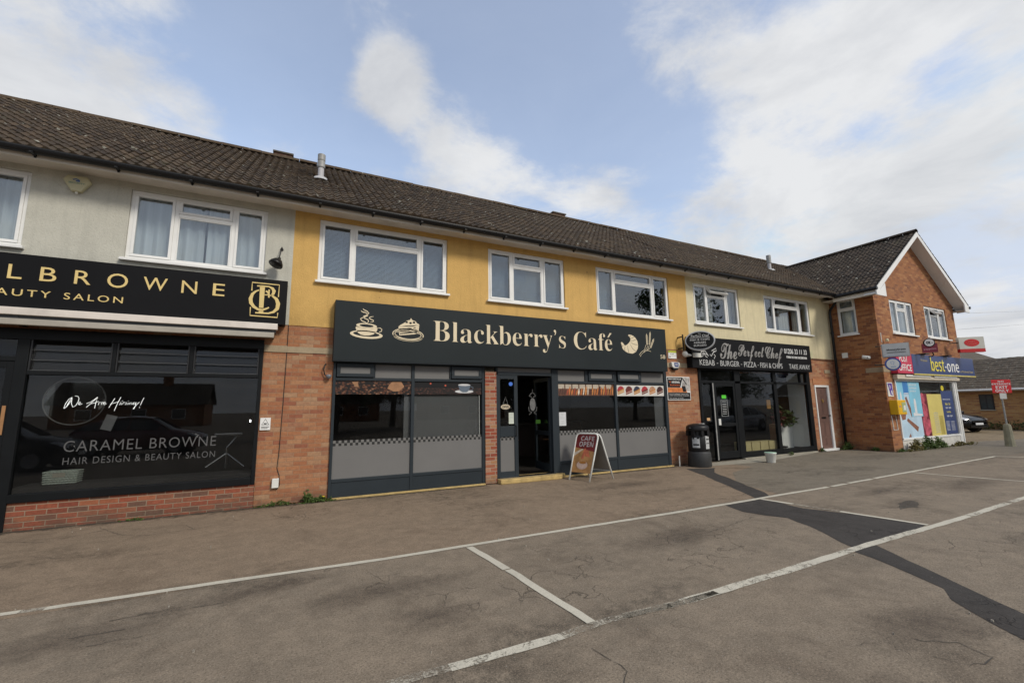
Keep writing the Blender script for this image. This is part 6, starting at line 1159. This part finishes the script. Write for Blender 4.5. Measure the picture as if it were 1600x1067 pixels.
PAINT_BLACK = mat('black_car_paint', (.006, .007, .009), .22, .05, spec=.3, coat=.3); PAINT_WHITE = mat('white_car_paint', (.55, .56, .57), .22, .03, coat=1.0); PAINT_RED = mat('dark_red_car_paint', (.12, .01, .012), .22, .03, coat=1.0)
TYRE = mat('tyre_rubber', (.015, .015, .015), .85, .2); RIM = mat('alloy_rim', (.35, .35, .36), .35, .1, metal=.8); CARGLASS = mat('car_glass', (.012, .014, .016), .06, .1, spec=.8)
def car(lab, paint, loc, rz, group):
    t_ = thing('parked_car', lab, 'car', (0, 0, 0), group)
    # stations along the length: x, half width, bottom, sill-bulge, belt height
    ST = [(2.06, .52, .42, .62), (2.02, .68, .30, .70), (1.90, .80, .24, .76), (1.60, .865, .22, .86), (1.15, .885, .22, .95), (.80, .89, .22, 1.00), (0, .895, .22, 1.02), (-.9, .89, .22, 1.04), (-1.5, .875, .24, 1.06), (-1.85, .83, .28, 1.05), (-2.0, .76, .36, .98), (-2.05, .62, .45, .85)]
    q = MB(); rings = []
    for x, hw, zb, zt in ST:
        h = zt-zb; pr = [(0, zb), (hw*.85, zb), (hw*.98, zb+.12*h), (hw, zb+.40*h), (hw*.985, zb+.70*h), (hw*.93, zb+.90*h), (hw*.78, zb+h), (0, zb+h*1.03)]
        rings.append([q.V(x, y, z) for y, z in pr]+[q.V(x, -y, z) for y, z in pr[-2:0:-1]])
    n = len(rings[0])
    for k in range(len(rings)-1):
        for j in range(n): q.f.append([rings[k][j], rings[k][(j+1) % n], rings[k+1][(j+1) % n], rings[k+1][j]])
    q.f.append(rings[0]); q.f.append(rings[-1][::-1]); bo = q.build('body', paint, t_, smooth=True)
    def green(mb, S, o=0):
        rg = []
        for x, z0, hw0, z1, hw1 in S: rg.append([mb.V(x, hw0+o, z0), mb.V(x, (hw0+hw1)/2+.03+o, (z0+z1)/2), mb.V(x, hw1+o, z1), mb.V(x, 0, z1+.03+o), mb.V(x, -hw1-o, z1), mb.V(x, -(hw0+hw1)/2-.03-o, (z0+z1)/2), mb.V(x, -hw0-o, z0)])
        for k in range(len(rg)-1):
            for j in range(6): mb.f.append([rg[k][j], rg[k][j+1], rg[k+1][j+1], rg[k+1][j]])
        mb.f.append(rg[0]); mb.f.append(rg[-1][::-1])
    q = MB(); green(q, [(1.02, .95, .74, .97, .70), (.35, .98, .82, 1.40, .60), (-.2, 1.0, .83, 1.46, .60), (-1.0, 1.0, .83, 1.42, .58), (-1.55, 1.02, .80, 1.22, .56), (-1.88, 1.0, .74, 1.03, .60)]); q.build('windows', CARGLASS, t_, smooth=True)
    q = MB(); 
    rf = [(.38, 1.415, .60), (-.2, 1.485, .61), (-1.0, 1.445, .59), (-1.5, 1.27, .57)]; rg = [[q.V(x, w_, z-.03), q.V(x, 0, z+.03), q.V(x, -w_, z-.03)] for x, z, w_ in rf]
    for k in range(3):
        for j in range(2): q.f.append([rg[k][j], rg[k][j+1], rg[k+1][j+1], rg[k+1][j]])
    for sy in (-1, 1):
        for (x0, z0, y0), (x1, z1, y1) in (((1.0, .97, .76), (.38, 1.40, .62)), ((-.25, 1.0, .87), (-.25, 1.45, .64)), ((-1.1, 1.03, .87), (-1.15, 1.40, .62)), ((-1.85, 1.02, .78), (-1.5, 1.25, .60)), ((.38, 1.40, .62), (-.25, 1.46, .64)), ((-.25, 1.46, .64), (-1.5, 1.25, .60))): q.tube([(x0, sy*y0, z0), (x1, sy*y1, z1)], .028, 6)
    q.build('roof_frame', paint, t_, smooth=True)
    for sx in (1.28, -1.28):
        for sy in (-1, 1):
            q = MB(); q.lathe([(.33, -.02), (.335, -.015), (.335, .012)] if False else [(.37, -.03), (.375, .0)], sx, sy*.885, 24, 'y', .34); q.build('wheel_arch', BLACKPL, t_)
            q = MB(); q.lathe([(.20, -.10), (.30, -.10), (.315, -.07), (.315, .07), (.30, .10), (.20, .10)], sx, sy*.83, 28, 'y', .315); wh = q.build('wheel', TYRE, t_); q = MB(); q.lathe([(.20, 0), (.20, .02*sy), (.03, .01*sy)], sx, sy*.93, 20, 'y', .315)
            for k in range(5): a = k*1.2566; q.tube([(sx, sy*.94, .315), (sx+.19*math.cos(a), sy*.945, .315+.19*math.sin(a))], .022, 6)
            q.build('rim', RIM, wh)
    for sy in (-1, 1):
        q = MB(); q.face([(2.035, sy*.50, .60), (1.93, sy*.79, .64), (1.58, sy*.86, .80), (1.72, sy*.74, .815), (1.96, sy*.56, .72)]); q.v = [v+Vector((.018, sy*.016, .012)) for v in q.v]; q.build('headlight', mat('headlamp_lens', (.45, .47, .50), .15, .1), t_)
        q = MB(); q.face([(-2.03, sy*.55, .80), (-1.95, sy*.79, .84), (-1.86, sy*.83, 1.0), (-1.95, sy*.62, 1.0)]); q.v = [v+Vector((-.02, sy*.015, .01)) for v in q.v]; q.build('tail_light', mat('tail_lens', (.35, .01, .01), .15), t_)
        q = MB(); q.lathe([(.02, -.09), (.07, -.06), (.08, .04), (.04, .08)], .78, sy*.98, 12, 'y', 1.02); q.build('wing_mirror', paint, t_, smooth=True)
    q = MB(); q.box(2.055, 2.075, -.26, .26, .40, .50); pl_ = q.build('number_plate', WPR, t_); q = MB(); q.box(2.045, 2.066, -.45, .45, .52, .60); q.box(2.04, 2.064, -.60, .60, .26, .38); q.build('grille', BLACKPL, t_)
    t_.location = loc; t_.rotation_euler = (0, 0, R(rz)); return t_
car('black hatchback parked nose out between the corner shop and the bungalow', PAINT_BLACK, (32.3, 2.75, 0), -104, None)
car('white hatchback parked in the row behind the camera seen in the takeaway glass', PAINT_WHITE, (25.0, -9.6, 0), 176, 'cars reflected in the shop windows')
car('black hatchback parked behind the camera seen in the salon glass', PAINT_BLACK, (-7.6, -9.5, 0), 2, 'cars reflected in the shop windows')
car('dark red hatchback parked behind the camera seen in the salon glass', PAINT_RED, (-5.0, -13.6, 0), 4, 'cars reflected in the shop windows')

# overhead wires
wr = thing('overhead_wires', 'two thin overhead wires crossing the sky right of the gable', 'wires', (60, 10, 8))
for z, n_ in ((10.2, 0), (7.2, 1)):
    a = pl(1495, 490+n_*25, 30); b = pl(1640, 483+n_*19, 60); MB().tube([(a[0], 30, a[1]), ((a[0]+b[0])/2, 45, (a[1]+b[1])/2-.3), (b[0], 60, b[1])], .022, 5).build('wire', BLACKPL, wr)

# ------------------------------------------------------------------ weeds
def weed(lab, x, y, h, sp, n, material=LEAF, size=.035, name='weed', flowers=0):
    t_ = thing(name, lab, 'weed', (x, y, 0), 'weeds along the wall foot'); lf = MB()
    for k in range(n):
        cx, cy = x+random.gauss(0, sp), y+random.gauss(0, .035); hh = h*random.uniform(.4, 1)*math.exp(-((cx-x)/sp)**2*.3)
        lx, ly = random.gauss(0, .04), random.gauss(-.02, .03)
        lf.face([(cx-.003, cy, 0), (cx+.003, cy, 0), (cx+lx+.002, cy+ly, hh), (cx+lx-.002, cy+ly, hh)])
        leaves(lf, (cx+lx*.7, cy+ly*.7, hh*.65), (.02, .02, hh*.4), 4, size, up=.2)
    lf.build('leaves', material, t_)
    if flowers:
        q = MB()
        for k in range(flowers): q.lathe([(.004, 0), (.02, .004), (.022, .012), (.008, .014)], x+sp*.5+k*.05, y-.06, 12, 'z', h*.75)
        q.build('flower', PETAL, t_)
    return t_
weed('low scrubby weed under the white junction box', -.05, -.05, .11, .13, 46, LEAF, .022); weed('tall bushy weed at the foot of the brick pier', .42, -.06, .24, .045, 26, LEAF, .026); weed('spreading weed with a yellow dandelion beside the cafe plinth', .62, -.07, .12, .11, 60, LEAF, .026, flowers=1)
weed('small weed at the foot of the red brick stall riser', -2.0, -.06, .05, .08, 16, LEAF, .018)
weed('dry yellowish weed at the left end of the white stall riser', 18.7, -1.62, .42, .20, 70, DRYLEAF, .05); weed('dark bushy weed clump in front of the berry poster', 19.55, -1.62, .50, .22, 90, LEAF, .05); weed('leafy weed clump below the yellow poster', 20.4, -1.62, .42, .25, 90, LEAF, .045); weed('dry brown weed below the navy poster', 21.9, -1.62, .22, .25, 50, DRYLEAF, .04); weed('dry weed tuft at the right foot of the white shop frame', 22.9, -1.62, .14, .15, 36, DRYLEAF, .035)
weed('green weeds growing around the foot of the drainpipe', 17.5, -.18, .30, .16, 80, LEAF, .04); weed('green weeds along the foot of the side brick wall', 17.72, -.9, .14, .04, 50, LEAF, .035); weed('weeds at the brick corner of the gable', 18.0, -1.5, .12, .14, 40, LEAF, .03); weed('small weed beside the brown door step', 16.15, -.08, .16, .05, 20, LEAF, .03); weed('small weed in the crack under the takeaway window', 14.3, -.14, .16, .03, 12, LEAF, .026)
for _ in range(3): pass
stn = MB(); rr = random.Random(11)
for _ in range(60):
    x, y = rr.uniform(-3, 9), rr.uniform(-8.2, -.2); s_ = rr.uniform(.003, .008); stn.prism([(x-s_, .0), (x+s_, .0), (x+s_*.6, s_*1.1+.008), (x-s_*.7, s_+.008)], y-s_, y+s_*.7)
stn.build('grit', mat('grit', (.32, .29, .24), .9, .4, 40), kind='stuff', label='scattered small stones and grit on the car park asphalt', cat='grit')

# ------------------------------------------------------------------ behind the camera: what the windows mirror
def tree(x, y, h, cr, lab, seed):
    rg = random.Random(seed); t_ = thing('tree', lab, 'tree', (x, y, 0), 'trees reflected in the windows')
    q = MB(); q.tube([(x, y, 0), (x+.1, y, h*.3), (x+.2, y+.1, h*.6), (x, y, h*.85)], [.28, .22, .14, .05], 8)
    for k in range(7): a = k*.9; z = h*(.35+.07*k); q.tube([(x+.1, y, z), (x+cr*.5*math.cos(a), y+cr*.5*math.sin(a), z+h*.12), (x+cr*.8*math.cos(a), y+cr*.8*math.sin(a), z+h*.2)], [.09, .05, .02], 6)
    q.build('trunk', BARK, t_); lf = MB()
    for k in range(95):
        a = rg.uniform(0, 6.28); rr_ = cr*math.sqrt(rg.random()); z = h*rg.uniform(.34, 1.0); f_ = 1-abs((z/h-.6)/.48)**2; rr_ *= max(.15, f_)**.5
        leaves(lf, (x+rr_*math.cos(a), y+rr_*math.sin(a), z), (cr*.26, cr*.26, cr*.20), 85, .19, rg, shape=1.5)
    lf.build('crown', TREELEAF, t_)
tree(29.5, -18, 11.5, 3.6, 'tall dense tree mirrored in the right cafe upstairs window', 1); tree(20, -34, 5.5, 3.0, 'broad tree across the road mirrored in the takeaway glass', 2); tree(39, -34, 7, 3.5, 'tree across the road behind the tallest tree', 3); tree(3.2, -26, 6.5, 2.6, 'small round tree mirrored in the left cafe window', 4); tree(52, -30, 8.5, 4, 'large tree across the road at the far right', 5); tree(9, -34, 8, 3.2, 'middle tree across the road', 6)
def bungalow(x, y, wdt, lab):
    t_ = thing('house', lab, 'house', (x, y, 0), 'houses reflected in the windows'); MB().box(x-wdt/2, x+wdt/2, y-7, y, 0, 2.7).build('wall', BR_CORNER, t_)
    q = MB(); q.m = Matrix(((1, 0, 0, 0), (0, 1, 0, 0), (0, 0, 1, 0), (0, 0, 0, 1))); q.face([(x-wdt/2-.4, y+.4, 2.6), (x+wdt/2+.4, y+.4, 2.6), (x+wdt/2+.4, y-3.5, 5.3), (x-wdt/2-.4, y-3.5, 5.3)]); q.face([(x-wdt/2-.4, y-7.4, 2.6), (x+wdt/2+.4, y-7.4, 2.6), (x+wdt/2+.4, y-3.5, 5.3), (x-wdt/2-.4, y-3.5, 5.3)])
    q.face([(x-wdt/2, y, 2.7), (x-wdt/2, y-7, 2.7), (x-wdt/2, y-3.5, 5.25)]); q.face([(x+wdt/2, y, 2.7), (x+wdt/2, y-7, 2.7), (x+wdt/2, y-3.5, 5.25)]); q.uv = [(v.x, v.y) for v in q.v]; r_ = q.build('roof', ROOF3, t_); MB().box(x+wdt*.15, x+wdt*.15+.9, y-3.9, y-3.0, 4.8, 6.5).build('chimney', BR_CORNER, r_)
    for k in (-.3, .05, .32): w1 = MB().box(x+k*wdt-.7, x+k*wdt+.7, y, y+.05, .9, 2.1).build('window', UPVC, t_); MB().box(x+k*wdt-.62, x+k*wdt+.62, y+.051, y+.06, .98, 2.02).build('pane', CARGLASS, w1)
bungalow(-16, -57, 14, 'brown brick bungalow across the road mirrored in the salon window'); bungalow(6, -60, 13, 'brown brick bungalow across the road mirrored in the cafe windows'); bungalow(26, -58, 13, 'brown brick bungalow across the road mirrored in the takeaway window')
